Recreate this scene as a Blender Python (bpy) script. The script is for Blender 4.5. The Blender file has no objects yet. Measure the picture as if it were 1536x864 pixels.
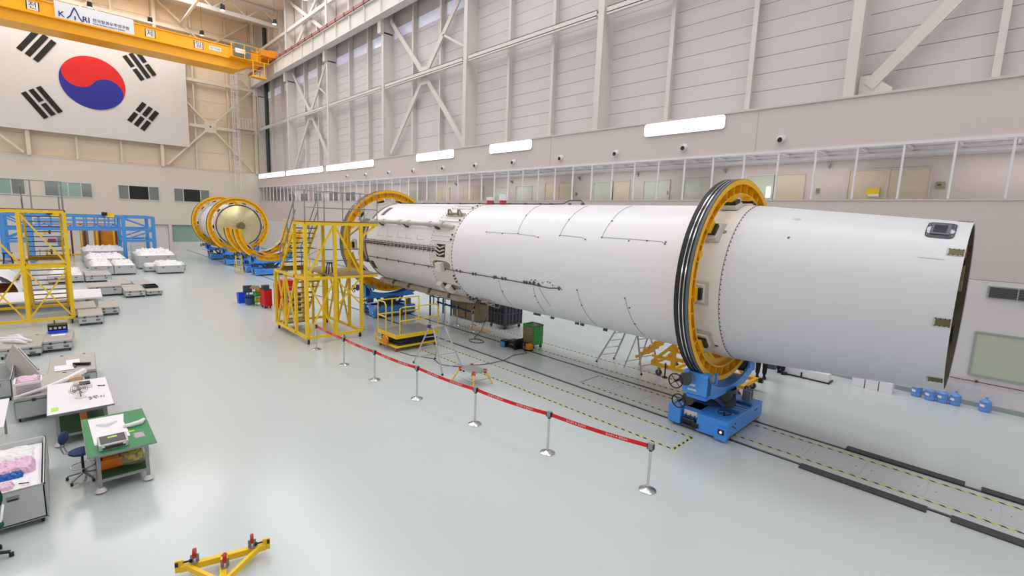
import bpy, math, random
from mathutils import Vector, Matrix
random.seed(7)
SC = bpy.context.scene
COL = SC.collection
PI = math.pi
# ---------------------------------------------------------------- camera
cd = bpy.data.cameras.new('camera'); cam = bpy.data.objects.new('camera', cd); COL.objects.link(cam)
yaw, pit, rol = math.radians(45.978), math.radians(8.246), math.radians(2.133)
fw = Vector((-math.sin(yaw)*math.cos(pit), math.cos(yaw)*math.cos(pit), -math.sin(pit)))
rt = Vector((math.cos(yaw), math.sin(yaw), 0)); up = rt.cross(fw)
r2 = math.cos(rol)*rt + math.sin(rol)*up; u2 = -math.sin(rol)*rt + math.cos(rol)*up
cam.matrix_world = Matrix(((r2.x, u2.x, -fw.x, 0), (r2.y, u2.y, -fw.y, 0), (r2.z, u2.z, -fw.z, 5.0), (0, 0, 0, 1)))
cd.sensor_width = 36.0; cd.lens = 715.86/1536*36.0; cd.clip_end = 300
SC.camera = cam
# ---------------------------------------------------------------- world and exposure
w = bpy.data.worlds.new('world'); SC.world = w; w.use_nodes = True
w.node_tree.nodes['Background'].inputs[0].default_value = (0.8, 0.88, 1, 1)
w.node_tree.nodes['Background'].inputs[1].default_value = 0.3
SC.view_settings.view_transform = 'Standard'; SC.view_settings.look = 'None'
SC.view_settings.gamma = 1.0; SC.view_settings.use_curve_mapping = False
SC.view_settings.exposure = -2.12
# ---------------------------------------------------------------- high bay lighting (large soft lamps under the roof)
def area(name, loc, sx, sy, power, col=(1, 1, 1), rot=(0, 0, 0)):
    l = bpy.data.lights.new(name, 'AREA'); l.shape = 'RECTANGLE'; l.size = sx; l.size_y = sy; l.energy = power; l.color = col
    o = bpy.data.objects.new(name, l); COL.objects.link(o); o.location = loc; o.rotation_euler = rot
    return o
LP = 2150
for lx in (-51, -40, -29, -18, -7, 4):
    for ly in (-5, 5.5, 15.5):
        area('high_bay_light', (lx, ly, 26.3), 10.0, 6.0, LP*(1.45 if ly > 15 else 0.88), (0.965, 0.985, 1.0))
for ly in (-6, 2, 9.5):  # extra row out of view, added to brighten the end wall
    area('high_bay_light', (-60, ly, 26.3), 7.0, 6.0, 3600, (0.965, 0.985, 1.0))
for lx in (-58, -44, -30, -16, -2):          # unseen lights added along the left wall as front fill
    area('left_fill_light', (lx, -11.6, 9.0), 9.0, 1.6, 850, (0.97, 0.985, 1.0), (math.radians(-90), 0, math.radians(180)))
area('near_fill_light', (12.6, 3, 9.0), 14.0, 1.6, 900, (0.97, 0.985, 1.0), (math.radians(90), 0, math.radians(90)))  # fill light added out of view at the near wall
for k in range(9):                           # fill strips added to brighten the gallery recess
    area('gallery_fill_light', (1.0-7.5*k, 20.6, 7.58), 5.0, 0.15, 95, (1.0, 0.97, 0.94))
    area('gallery_up_fill', (1.0-7.5*k, 19.85, 6.0), 6.0, 0.12, 80, (1.0, 0.98, 0.98), (math.radians(180), 0, 0))  # hidden upward strip, added to lift the gallery ceiling
# ================================================================ materials
def lin(c):
    return tuple((v/255/12.92 if v/255 <= 0.04045 else ((v/255+0.055)/1.055)**2.4) for v in c)
MATS = {}
def mat(name, rgb, rough=0.5, metal=0.0, var=0.0, scale=3.0, bump=0.0, bscale=20.0, coat=0.0, alpha=1.0, trans=0.0, spec=0.5, emit=0.0):
    m = bpy.data.materials.new(name); m.use_nodes = True
    nt = m.node_tree; b = nt.nodes['Principled BSDF']
    c = lin(rgb)
    b.inputs['Base Color'].default_value = (*c, 1)
    b.inputs['Roughness'].default_value = rough; b.inputs['Metallic'].default_value = metal
    b.inputs['Specular IOR Level'].default_value = spec
    b.inputs['Coat Weight'].default_value = coat; b.inputs['Coat Roughness'].default_value = 0.06
    b.inputs['Transmission Weight'].default_value = trans; b.inputs['Alpha'].default_value = alpha
    if emit:
        b.inputs['Emission Color'].default_value = (*c, 1); b.inputs['Emission Strength'].default_value = emit
    tc = None
    if var or bump:
        tc = nt.nodes.new('ShaderNodeTexCoord')
    if var:
        n = nt.nodes.new('ShaderNodeTexNoise'); n.inputs['Scale'].default_value = scale; n.inputs['Detail'].default_value = 4
        nt.links.new(tc.outputs['Object'], n.inputs['Vector'])
        mx = nt.nodes.new('ShaderNodeMix'); mx.data_type = 'RGBA'
        mx.inputs[6].default_value = tuple(max(0, v*(1-var)) for v in c)+(1,); mx.inputs[7].default_value = tuple(min(1, v*(1+var)) for v in c)+(1,)
        nt.links.new(n.outputs['Fac'], mx.inputs[0]); nt.links.new(mx.outputs[2], b.inputs['Base Color'])
    if bump:
        n2 = nt.nodes.new('ShaderNodeTexNoise'); n2.inputs['Scale'].default_value = bscale; n2.inputs['Detail'].default_value = 3
        nt.links.new(tc.outputs['Object'], n2.inputs['Vector'])
        bp = nt.nodes.new('ShaderNodeBump'); bp.inputs['Strength'].default_value = bump; bp.inputs['Distance'].default_value = 0.02
        nt.links.new(n2.outputs['Fac'], bp.inputs['Height']); nt.links.new(bp.outputs['Normal'], b.inputs['Normal'])
    MATS[name] = m
    return m
mat('epoxy_floor', (202, 211, 212), 0.2, 0, 0.035, 0.25, 0.05, 1.2, spec=0.6)
mat('floor_plate', (204, 209, 214), 0.2, 0, 0.03, 0.6, 0.05, 2.0)
mat('concrete_channel', (214, 216, 215), 0.25, 0, 0.03, 1)
mat('wall_paint', (211, 201, 197), 0.55, 0, 0.02, 0.3)
mat('lower_wall_paint', (222, 219, 221), 0.45, 0, 0.02, 0.3)
mat('end_wall_paint', (222, 213, 203), 0.55, 0, 0.02, 0.3)
mat('warm_lit_panel', (234, 216, 190), 0.6, 0, 0.03, 0.4)  # warm lamp tone put into the colour of the upper end wall
mat('cream_steel', (226, 214, 196), 0.5, 0, 0.02, 0.5)
mat('wall_panel', (212, 208, 208), 0.5, 0, 0.02, 0.4, 0.03, 3)
mat('steel_paint', (220, 213, 208), 0.45, 0, 0.02, 1)
mat('white_steel', (228, 228, 232), 0.4)
mat('ceiling_white', (225, 220, 212), 0.7)
mat('skirting', (158, 168, 166), 0.4)
mat('beige_board', (214, 203, 180), 0.6, 0, 0.03, 1.5)
mat('window_green', (190, 198, 180), 0.12, 0, 0.03, 1)
mat('window_grey', (128, 134, 132), 0.08, 0, 0.12, 2)
mat('window_mint', (150, 178, 165), 0.1, 0, 0.08, 1)
mat('window_dark', (32, 40, 36), 0.06)
mat('window_frame', (214, 214, 212), 0.4)
mat('rocket_white', (238, 238, 243), 0.33, 0, 0.012, 0.7, 0.03, 1.5)
mat('rocket_cone', (221, 223, 229), 0.36, 0, 0.02, 0.9, 0.05, 2.2)
mat('rocket_band', (228, 226, 222), 0.4, 0, 0.02, 2)
mat('primer_green', (104, 98, 54), 0.5, 0, 0.25, 3)
mat('inner_olive', (86, 82, 62), 0.55, 0, 0.4, 2.5)
mat('hatch_olive', (148, 146, 118), 0.45, 0.2, 0.2, 8)
mat('pipe_grey', (196, 193, 186), 0.4, 0, 0.06, 6)
mat('pipe_beige', (190, 175, 162), 0.45, 0, 0.15, 5)
mat('dark_line', (92, 90, 92), 0.6)
mat('black_rubber', (26, 27, 29), 0.55, 0, 0.1, 8)
mat('black_plastic', (20, 21, 23), 0.35)
mat('dark_grey', (70, 73, 78), 0.5, 0, 0.08, 4)
mat('tread_grey', (92, 102, 112), 0.5)
mat('grating_dark', (66, 68, 72), 0.6, 0, 0.15, 6, 0.3, 60)
mat('rail_steel', (120, 124, 124), 0.3, 0.7)
mat('rail_black', (40, 42, 44), 0.5)
mat('yellow_ring', (255, 194, 22), 0.42, 0, 0.04, 3)
mat('yellow_paint', (255, 210, 34), 0.4, 0, 0.03, 4)
mat('crane_yellow', (252, 180, 0), 0.42, 0, 0.02, 1)
mat('orange_yellow', (225, 140, 20), 0.5, 0, 0.08, 2)
mat('blue_paint', (74, 158, 250), 0.35, 0, 0.04, 3)
mat('blue_dark', (40, 82, 130), 0.4, 0, 0.1, 6)
mat('gantry_blue', (78, 150, 222), 0.4, 0, 0.04, 2)
mat('aluminium', (190, 192, 194), 0.35, 0.75, 0.04, 6)
mat('case_side', (200, 203, 203), 0.38, 0.25, 0.03, 2)
mat('case_lid', (192, 187, 182), 0.4, 0.2, 0.03, 2)
mat('case_edge', (168, 172, 174), 0.35, 0.5)
mat('plastic_wrap', (244, 243, 244), 0.35, 0, 0.05, 6, 0.8, 9)
mat('white_table', (245, 243, 248), 0.35, 0, 0.01, 2)
mat('green_top', (36, 134, 76), 0.45, 0, 0.06, 9, 0.05, 20)
mat('green_shelf', (30, 78, 36), 0.6, 0, 0.1, 4)
mat('grey_steel', (150, 154, 156), 0.4, 0.4)
mat('paper', (246, 243, 248), 0.7, 0, 0.01, 4)
mat('highlighter', (190, 236, 70), 0.6)
mat('navy_fabric', (34, 58, 98), 0.75, 0, 0.12, 20)
mat('teal_fabric', (12, 72, 68), 0.8, 0, 0.15, 20)
mat('orange_plastic', (236, 120, 20), 0.4, 0, 0.05, 8)
mat('yellow_foam', (240, 214, 70), 0.7, 0, 0.12, 10)
mat('clear_bag', (244, 238, 190), 0.15, 0, 0, 1, 0.5, 12, alpha=0.16)
mat('pink_bag', (238, 196, 222), 0.3, 0, 0.12, 5, 0.9, 9)
mat('pink_clear', (240, 214, 232), 0.2, 0, 0.05, 4, 0.3, 9, alpha=0.6)
mat('blue_bag', (30, 96, 182), 0.3, 0, 0.2, 9, 0.6, 14)
mat('red_belt', (226, 20, 28), 0.5)
mat('red_paint', (206, 28, 30), 0.4, 0, 0.04, 4)
mat('red_wheel', (186, 24, 34), 0.35)
mat('chrome', (205, 206, 206), 0.2, 0.95)
mat('white_ink', (245, 245, 245), 0.5)
mat('green_cabinet', (52, 160, 62), 0.4, 0, 0.04, 4)
mat('green_pipe_dark', (44, 62, 58), 0.4)
mat('bay_glow', (214, 218, 240), 0.2, emit=0.8)
mat('green_pipe', (50, 122, 84), 0.45)
mat('brown_board', (150, 126, 92), 0.65, 0, 0.08, 3)
mat('brown_rail', (120, 62, 34), 0.55)
mat('cardboard', (206, 172, 140), 0.8, 0, 0.05, 3)
mat('crate_grey', (84, 86, 96), 0.5, 0, 0.05, 3)
mat('blue_bin', (22, 72, 236), 0.45)
mat('blue_bottle', (112, 166, 242), 0.08, 0, 0.1, 5, alpha=0.85)
mat('bottle_cap', (120, 170, 235), 0.3)
mat('red_bus', (168, 92, 86), 0.5)
mat('flag_white', (222, 218, 215), 0.7, 0, 0.015, 0.4)
mat('flag_red', (220, 34, 26), 0.7)
mat('flag_blue', (38, 44, 148), 0.7)
mat('flag_black', (24, 22, 16), 0.7)
mat('banner_white', (232, 232, 236), 0.5)
mat('logo_navy', (30, 34, 120), 0.5)
mat('cabinet_greygreen', (98, 114, 104), 0.5)
mat('gold_dome', (214, 202, 160), 0.3, 0.7, 0.12, 1.2)
mat('gold_hub', (150, 140, 100), 0.3, 0.7)
mat('trouser_black', (20, 22, 28), 0.8)
mat('shirt_navy', (40, 48, 66), 0.8)
mat('skin', (196, 150, 122), 0.5)
mat('hair', (22, 18, 16), 0.6)
mat('lamp_glow', (255, 253, 248), 0.5, emit=9.0)
mat('pendant_glow', (255, 250, 240), 0.5, emit=6.0)
mat('small_glow', (255, 250, 240), 0.5, emit=2.5)
mat('red_white', (196, 58, 70), 0.5)
mat('olive_spot', (120, 112, 60), 0.6)
M = MATS
# hazard tape: yellow and black slanted stripes along the local X axis
def stripe_mat(name, a, b, period):
    m = bpy.data.materials.new(name); m.use_nodes = True; nt = m.node_tree; bs = nt.nodes['Principled BSDF']
    tc = nt.nodes.new('ShaderNodeTexCoord'); sp = nt.nodes.new('ShaderNodeSeparateXYZ'); nt.links.new(tc.outputs['Object'], sp.inputs[0])
    ad = nt.nodes.new('ShaderNodeMath'); ad.operation = 'ADD'; nt.links.new(sp.outputs[0], ad.inputs[0]); nt.links.new(sp.outputs[1], ad.inputs[1])
    dv = nt.nodes.new('ShaderNodeMath'); dv.operation = 'DIVIDE'; dv.inputs[1].default_value = period; nt.links.new(ad.outputs[0], dv.inputs[0])
    fr = nt.nodes.new('ShaderNodeMath'); fr.operation = 'FRACT'; nt.links.new(dv.outputs[0], fr.inputs[0])
    gt = nt.nodes.new('ShaderNodeMath'); gt.operation = 'GREATER_THAN'; gt.inputs[1].default_value = 0.55; nt.links.new(fr.outputs[0], gt.inputs[0])
    mx = nt.nodes.new('ShaderNodeMix'); mx.data_type = 'RGBA'; mx.inputs[6].default_value = (*lin(a), 1); mx.inputs[7].default_value = (*lin(b), 1)
    nt.links.new(gt.outputs[0], mx.inputs[0]); nt.links.new(mx.outputs[2], bs.inputs['Base Color']); bs.inputs['Roughness'].default_value = 0.4
    MATS[name] = m
stripe_mat('hazard', (226, 220, 90), (40, 40, 40), 0.2)
# ================================================================ mesh building
class MB:
    def __init__(s): s.v = []; s.f = []; s.mi = []; s.cur = 0
    def m(s, i): s.cur = i; return s
    def add(s, vs, fs):
        o = len(s.v); s.v += [tuple(p) for p in vs]; s.f += [tuple(i+o for i in f) for f in fs]; s.mi += [s.cur]*len(fs)
        return s
    def box(s, x0, x1, y0, y1, z0, z1):
        vs = [(x, y, z) for x in (x0, x1) for y in (y0, y1) for z in (z0, z1)]
        return s.add(vs, [(0, 1, 3, 2), (4, 6, 7, 5), (0, 4, 5, 1), (2, 3, 7, 6), (0, 2, 6, 4), (1, 5, 7, 3)])
    def cbox(s, c, d):
        return s.box(c[0]-d[0]/2, c[0]+d[0]/2, c[1]-d[1]/2, c[1]+d[1]/2, c[2]-d[2]/2, c[2]+d[2]/2)
    def bar(s, p, q, w, h=None, up=(0, 0, 1)):
        h = h or w; p = Vector(p); q = Vector(q); d = (q-p).normalized(); u = Vector(up)
        if abs(d.dot(u)) > 0.98: u = Vector((1, 0, 0))
        sd = d.cross(u).normalized(); u = sd.cross(d)
        vs = []
        for c in (p, q):
            for a, b in ((-1, -1), (1, -1), (1, 1), (-1, 1)): vs.append(c+sd*a*w/2+u*b*h/2)
        return s.add(vs, [(3, 2, 1, 0), (4, 5, 6, 7), (0, 1, 5, 4), (1, 2, 6, 5), (2, 3, 7, 6), (3, 0, 4, 7)])
    def tube(s, pts, r, n=8, caps=True, closed=False):
        pts = [Vector(p) for p in pts]; k = len(pts); rings = []
        rr = r if isinstance(r, (list, tuple)) else [r]*k
        prev = None
        for i, p in enumerate(pts):
            if closed: d = (pts[(i+1) % k]-pts[i-1]).normalized()
            else: d = ((pts[i+1]-p).normalized() if i < k-1 else Vector()) + ((p-pts[i-1]).normalized() if i > 0 else Vector()); d.normalize()
            if prev is None:
                a = Vector((0, 0, 1)) if abs(d.z) < 0.9 else Vector((1, 0, 0))
                u = d.cross(a).normalized()
            else:
                u = (prev - d*prev.dot(d)).normalized()
            prev = u; w_ = d.cross(u)
            rings.append([p+(u*math.cos(2*PI*j/n)+w_*math.sin(2*PI*j/n))*rr[i] for j in range(n)])
        vs = [q for r_ in rings for q in r_]; fs = []
        for i in range(k if closed else k-1):
            i2 = (i+1) % k
            for j in range(n): fs.append((i*n+j, i*n+(j+1) % n, i2*n+(j+1) % n, i2*n+j))
        if caps and not closed: fs.append(tuple(range(n-1, -1, -1))); fs.append(tuple((k-1)*n+j for j in range(n)))
        return s.add(vs, fs)
    def lathe(s, prof, c=(0, 0, 0), axis='Z', n=24, a0=0.0, a1=2*PI, capends=False):
        """prof: list of (radius, height) turned about an axis through c"""
        full = abs(a1-a0-2*PI) < 1e-6; m = n if full else n+1; vs = []; fs = []
        for r, h in prof:
            for j in range(m):
                a = a0+(a1-a0)*j/n; x, y = r*math.cos(a), r*math.sin(a)
                if axis == 'Z': vs.append((c[0]+x, c[1]+y, c[2]+h))
                elif axis == 'X': vs.append((c[0]+h, c[1]+x, c[2]+y))
                else: vs.append((c[0]+y, c[1]+h, c[2]+x))
        for i in range(len(prof)-1):
            for j in range(n):
                j2 = (j+1) % m
                fs.append((i*m+j, i*m+j2, (i+1)*m+j2, (i+1)*m+j))
        return s.add(vs, fs)
    def cyl(s, c, r, h, axis='Z', n=16):
        return s.lathe([(0.0001, 0), (r, 0), (r, h), (0.0001, h)], c, axis, n)
    def prism(s, poly, axis, a, b):
        """poly: list of 2D points; extruded along axis from a to b"""
        k = len(poly)
        def P(p, t):
            if axis == 'X': return (t, p[0], p[1])
            if axis == 'Y': return (p[0], t, p[1])
            return (p[0], p[1], t)
        vs = [P(p, a) for p in poly]+[P(p, b) for p in poly]
        fs = [tuple(range(k-1, -1, -1)), tuple(range(k, 2*k))]+[(i, (i+1) % k, k+(i+1) % k, k+i) for i in range(k)]
        return s.add(vs, fs)
    def torus(s, c, R, r, axis='Z', n=24, m=8):
        pts = []
        for i in range(n):
            a = 2*PI*i/n; x, y = R*math.cos(a), R*math.sin(a)
            pts.append(Vector(c)+Vector({'Z': (x, y, 0), 'X': (0, x, y), 'Y': (x, 0, y)}[axis]))
        return s.tube(pts, r, m, closed=True)
    def mesh(s, name, mats):
        me = bpy.data.meshes.new(name); me.from_pydata(s.v, [], s.f)
        for m in (mats if isinstance(mats, (list, tuple)) else [mats]): me.materials.append(M[m] if isinstance(m, str) else m)
        me.polygons.foreach_set('material_index', s.mi); me.update()
        return me
    def build(s, name, mats, parent=None, smooth=False, bevel=0.0, loc=None, world=True):
        """vertices are world coordinates; the parent's position is taken off (parents are unrotated while building)"""
        if parent is not None and world:
            L = wloc(parent); s.v = [(x-L[0], y-L[1], z-L[2]) for x, y, z in s.v]
        me = s.mesh(name, mats); o = bpy.data.objects.new(name, me); COL.objects.link(o)
        if parent is not None: o.parent = parent
        if loc: o.location = loc
        if smooth:
            me.polygons.foreach_set('use_smooth', [True]*len(me.polygons))
            try: me.set_sharp_from_angle(angle=math.radians(38))
            except Exception: pass
        if bevel:
            b = o.modifiers.new('bevel', 'BEVEL'); b.width = bevel; b.segments = 1; b.limit_method = 'ANGLE'
        # consistent outward normals
        return o
def wloc(o):
    L = Vector(o.location)
    while o.parent: o = o.parent; L = L+Vector(o.location)
    return L
def thing(name, label, cat, loc=(0, 0, 0), group=None):
    o = bpy.data.objects.new(name, None); COL.objects.link(o); o.location = loc; o.empty_display_size = 0.2
    return tag(o, label, cat, group)
def tag(o, label, cat, group=None):
    o['label'] = label; o['category'] = cat
    if group: o['group'] = group
    return o
def struct(o): o['kind'] = 'structure'; return o
def B(name, mats, parent, *boxes, bevel=0.0):
    mb = MB()
    for b in boxes: mb.box(*b)
    return mb.build(name, mats, parent, bevel=bevel)
def dup(root, loc, rz=0.0, label=None, group=None):
    def cp(o, par):
        c = o.copy(); COL.objects.link(c)
        if par is not None: c.parent = par
        for ch in [k for k in ALL if k.parent == o]: cp(ch, c)
        return c
    ALL = list(COL.objects)
    r = cp(root, None); r.location = loc; r.rotation_euler = (0, 0, rz)
    if label: r['label'] = label
    if group: r['group'] = group
    return r
TXT = {}
def text_mesh(body, size, matn, align='CENTER', spacing=1.0, bold=0.0):
    key = (body, size, matn, align)
    if key in TXT: return TXT[key]
    cu = bpy.data.curves.new('lettering', 'FONT'); cu.body = body; cu.size = size; cu.align_x = align; cu.align_y = 'CENTER'; cu.resolution_u = 3; cu.space_character = spacing; cu.offset = bold
    o = bpy.data.objects.new('lettering', cu); COL.objects.link(o)
    bpy.context.view_layer.update()
    me = bpy.data.meshes.new_from_object(o.evaluated_get(bpy.context.evaluated_depsgraph_get()))
    bpy.data.objects.remove(o); me.materials.clear(); me.materials.append(M[matn]); me.name = 'lettering'
    TXT[key] = me
    return me
def put_text(me, parent, origin, xdir, ydir, name='lettering'):
    o = bpy.data.objects.new(name, me); COL.objects.link(o); o.parent = parent
    x = Vector(xdir).normalized(); y = Vector(ydir); y = (y-x*y.dot(x)).normalized(); z = x.cross(y); p = Vector(origin)-wloc(parent)
    o.matrix_local = Matrix(((x.x, y.x, z.x, p.x), (x.y, y.y, z.y, p.y), (x.z, y.z, z.z, p.z), (0, 0, 0, 1)))
    return o
ORD = ['first', 'second', 'third', 'fourth', 'fifth', 'sixth', 'seventh', 'eighth', 'ninth', 'tenth', 'eleventh', 'twelfth', 'thirteenth', 'fourteenth']
# ================================================================ the hall
XE, XN, YW, YL, ZC = -67.0, 13.0, 19.38, -12.0, 27.0
fl = struct(B('floor', 'epoxy_floor', None, (XE-1, XN, YL, 23.5, -0.3, 0)))
# track: plates, rails, covers and tapes all belong to the floor
def track():
    for yr, nm in ((11.28, 'near'), (12.92, 'far')):
        MB().box(XE, XN, yr-0.055, yr+0.055, -0.02, 0.004).build('rail_slot', 'rail_black', fl)
        MB().box(XE, XN, yr-0.028, yr+0.028, 0, 0.014).build('rail', 'rail_steel', fl)
    for a, b in ((-2.52, -0.45), (-0.12, 2.1), (2.4, 4.6)):
        MB().box(a, b, 11.07, 11.31, 0.0, 0.03).build('rail_cover', 'grating_dark', fl)
    for a, b in ((-2.05, -0.03), (0.21, 2.3), (2.6, 4.8)):
        MB().box(a, b, 12.89, 13.12, 0.0, 0.03).build('rail_cover', 'grating_dark', fl)
    x = -8.80
    i = 0
    while x < 5.0:
        o = MB().box(x+0.006, x+1.02, 11.735, 12.555, 0.0, 0.006)
        o.build('floor_plate', 'floor_plate', fl, bevel=0.002)
        p = MB()
        for bx in (x+0.13, x+0.9): p.cyl((bx, 12.15, 0.006), 0.012, 0.003, n=8)
        p.build('plate_screws', 'rail_black', fl)
        x += 1.033; i += 1
    def tape(x0, x1, y0, y1):
        MB().box(x0, x1, y0, y1, 0.001, 0.005 if y1-y0 < 0.5 else 0.0048).build('hazard_tape', 'hazard', fl)
    tape(-8.8, 6, 11.60, 11.65); tape(-8.8, 6, 12.63, 12.68)
    tape(-17.5, -4.66, 10.63, 10.68); tape(-17.5, -4.66, 9.72, 9.77); tape(-4.70, -4.65, 9.74, 10.66)
    tape(-17.5, -6.2, 13.36, 13.41); tape(-17.5, -6.2, 14.28, 14.33)
    MB().box(-8.83, -8.80, 11.62, 12.66, 0.001, 0.004).build('floor_joint', 'dark_line', fl)
    for y in (10.3, 14.0):
        MB().box(XE, -22, y, y+0.02, 0.0008, 0.002).build('floor_joint', 'dark_line', fl)
track()
ce = struct(B('ceiling', 'ceiling_white', None, (XE-1, XN, YL, 23.5, ZC, ZC+0.3)))
for x in range(-60, 12, 10):
    MB().box(x-0.12, x+0.12, YL, 20.3, 25.1, 25.5).box(x-0.1, x+0.1, YL, 20.3, 26.6, 26.9).build('roof_beam', 'steel_paint', ce)
    m_ = MB()
    y = YL
    while y < 19: m_.bar((x, y, 25.4), (x, y+1.6, 26.7), 0.1); m_.bar((x, y+1.6, 26.7), (x, y+3.2, 25.4), 0.1); y += 3.2
    m_.build('roof_bracing', 'steel_paint', ce)
for y in (-4, 4, 12):
    MB().box(XE, XN, y-0.1, y+0.1, 25.0, 25.2).build('roof_tie', 'steel_paint', ce)
# --- right wall
wr = struct(B('wall_right', 'wall_paint', None, (XE, XN, YW, 20.3, 7.82, 9.35), (XE, XN, YW, YW+0.25, 3.75, 6.02), (XE, XN, 21.5, 21.8, 5.0, 8.1), (XE, XN, YW+0.25, 21.5, 4.8, 5.0), (XE, XN, 20.36, 20.6, 9.2, ZC), (XE, XN, 20.3, 21.6, 7.82, 8.1)))
MB().box(XE, XN, YW, YW+0.25, 0, 3.74).build('lower_wall', 'lower_wall_paint', wr)
MB().box(XE, XN, YW-0.02, YW, 0, 0.14).build('skirting', 'skirting', wr)
MB().box(XE, XN, YW-0.05, 20.3, 9.35, 9.42).build('ledge_cap', 'wall_paint', wr)
MB().box(XE, XN, YW-0.03, YW+0.28, 6.02, 6.06).build('parapet_cap', 'wall_paint', wr)
for k in range(8):
    x = 3.2-10.35*k
    MB().box(x-0.008, x+0.008, YW-0.004, YW, 7.85, 9.3).build('wall_joint', 'skirting', wr)
    MB().box(x-0.008, x+0.008, YW-0.004, YW, 3.8, 6.0).build('wall_joint', 'skirting', wr)
COLX = [5.95, -4.4, -14.75, -25.1, -35.45, -45.8, -56.15, -66.5]
PN = 0
for ci, cx in enumerate(COLX):
    c = MB()
    c.box(cx-0.16, cx+0.16, 19.42, 19.47, 9.4, ZC); c.box(cx-0.025, cx+0.025, 19.47, 20.3, 9.4, ZC); c.box(cx-0.16, cx+0.16, 20.26, 20.31, 9.4, ZC)
    c.box(cx+0.09, cx+0.12, 19.47, 20.3, 9.4, 18.8)
    c.build('column', 'steel_paint', wr)
    MB().box(cx-0.35, cx+0.12, 19.2, 20.3, 18.7, 19.7).build('crane_bracket', 'steel_paint', wr)
    if ci == len(COLX)-1: break
    x0, x1 = COLX[ci+1], cx; sub = (x1-x0)/3
    for j in (1, 2):
        xm = x0+sub*j
        MB().box(xm-0.09, xm+0.09, 19.95, 20.0, 9.4, ZC).box(xm-0.02, xm+0.02, 20.0, 20.34, 9.4, ZC).build('mullion', 'steel_paint', wr)
    if ci > 0: MB().box(x0+0.3, x1-0.3, 19.45, 19.75, 14.68, 14.72).box(x0+0.3, x1-0.3, 19.45, 19.5, 14.6, 14.95).box(x0+0.3, x1-0.3, 19.45, 19.75, 14.92, 14.95).build('girt', 'steel_paint', wr)
    if ci > 0: MB().box(x0+0.3, x1-0.3, 19.45, 19.75, 23.6, 23.9).build('girt', 'steel_paint', wr)
    rows = 12
    ph = 0.64
    if ci in (0, 1, 2, 3):
        for j in range(3):
            a, b = x0+sub*j+0.1, x0+sub*(j+1)-0.1
            n = 15 if ci < 3 else 9; hh = (19.2-9.62)/n
            MB().box(a-0.1, b+0.1, 20.31, 20.35, 9.42, 9.6).build('wall_panel', 'wall_panel', wr)
            me = None
            for r in range(n):
                mb = MB().box(0, b-a+0.16, 0, 0.05, 0.008, hh-0.008)
                if me is None: me = mb.mesh('wall_panel', 'wall_panel')
                o = bpy.data.objects.new('wall_panel', me); COL.objects.link(o); o.parent = wr
                o.location = Vector((a-0.08, 20.3, 9.62+r*hh))-wloc(wr)
    else:
        mb = MB()
        for j in range(3):
            a, b = x0+sub*j, x0+sub*(j+1)
            for r in range(15): hh = (19.2-9.6)/15; mb.box(a+0.01, b-0.01, 20.3, 20.35, 9.6+r*hh+0.008, 9.6+(r+1)*hh-0.008)
        o = mb.build('far_wall_panels', 'wall_panel', wr); o['kind'] = 'stuff'
    # cross bracing
    def brace(p, q, w=0.3):
        p = Vector(p); q = Vector(q); MB().bar(p, q, 0.12, w).bar(p+Vector((0, -0.06, 0)), q+Vector((0, -0.06, 0)), 0.03, w*1.1).build('brace', 'steel_paint', wr)
    if ci in (3, 5):
        xm = (x0+x1)/2
        for s in (-1, 1):
            xa, xb = (x0+0.5, x1-0.5) if s > 0 else (x1-0.5, x0+0.5)
            brace((xa, 19.9, 9.75), (xm-0.3*s, 19.9, 14.5)); brace((xm+0.3*s, 19.9, 15.1), (xb, 19.9, 19.6))
        MB().box(xm-0.45, xm+0.45, 19.82, 19.86, 14.2, 15.4).build('gusset', 'steel_paint', wr)
        brace((xm+2.2, 19.9, 17.0), (x1-0.3, 19.9, 15.6), 0.12)
    if ci == 0:
        brace((-3.95, 19.85, 9.75), (2.5, 19.85, 17.2), 0.34)
        MB().prism([(-4.2, 9.45), (-3.3, 9.45), (-3.3, 9.62), (-3.9, 10.1), (-4.2, 10.1)], 'Y', 19.8, 19.84).build('gusset', 'steel_paint', wr)
    if ci in (3, 5):
        for s in (-1, 1):
            xa, xb = (x0+0.5, x1-0.5) if s > 0 else (x1-0.5, x0+0.5)
            brace((xa, 19.9, 21.4), (xb, 19.9, 26.6))
    if ci in (2, 4, 6, 3, 5):   # pale bluish strips under the crane beam, glow put into their colour
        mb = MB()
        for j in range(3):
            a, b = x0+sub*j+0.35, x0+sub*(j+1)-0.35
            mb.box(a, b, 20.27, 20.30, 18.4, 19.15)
        mb.build('bay_glow_strip', 'bay_glow', wr)
# louvre-like seam shadow lines on the upper lift of the wall
# gallery: posts, ceiling frame
for i in range(56):
    x = 0.9-1.2*i+0.0
    if x < XE+0.3: break
    MB().box(x-0.028, x+0.028, YW-0.03, YW+0.03, 6.05, 7.76).build('gallery_post', 'white_steel', wr)
    if i < 22: MB().box(x+0.05, x+0.11, YW+0.03, 21.5, 7.70, 7.76).build('gallery_joist', 'white_steel', wr)
MB().box(XE, XN, YW-0.04, YW+0.04, 7.74, 7.82).build('gallery_head_rail', 'white_steel', wr)
MB().box(XE, XN, YW+0.05, 21.5, 7.80, 7.84).build('gallery_ceiling', 'white_steel', wr)
MB().box(XE, XN, 21.35, 21.5, 7.6, 7.8).build('gallery_cove', 'white_steel', wr)
MB().box(XE, XN, 20.3, 20.36, 7.70, 7.78).build('gallery_rail', 'white_steel', wr)
MB().box(XE+1, 4, 20.5, 20.7, 7.59, 7.66).build('gallery_fill_channel', 'white_steel', wr)  # housing added for the gallery fill strips
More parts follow.
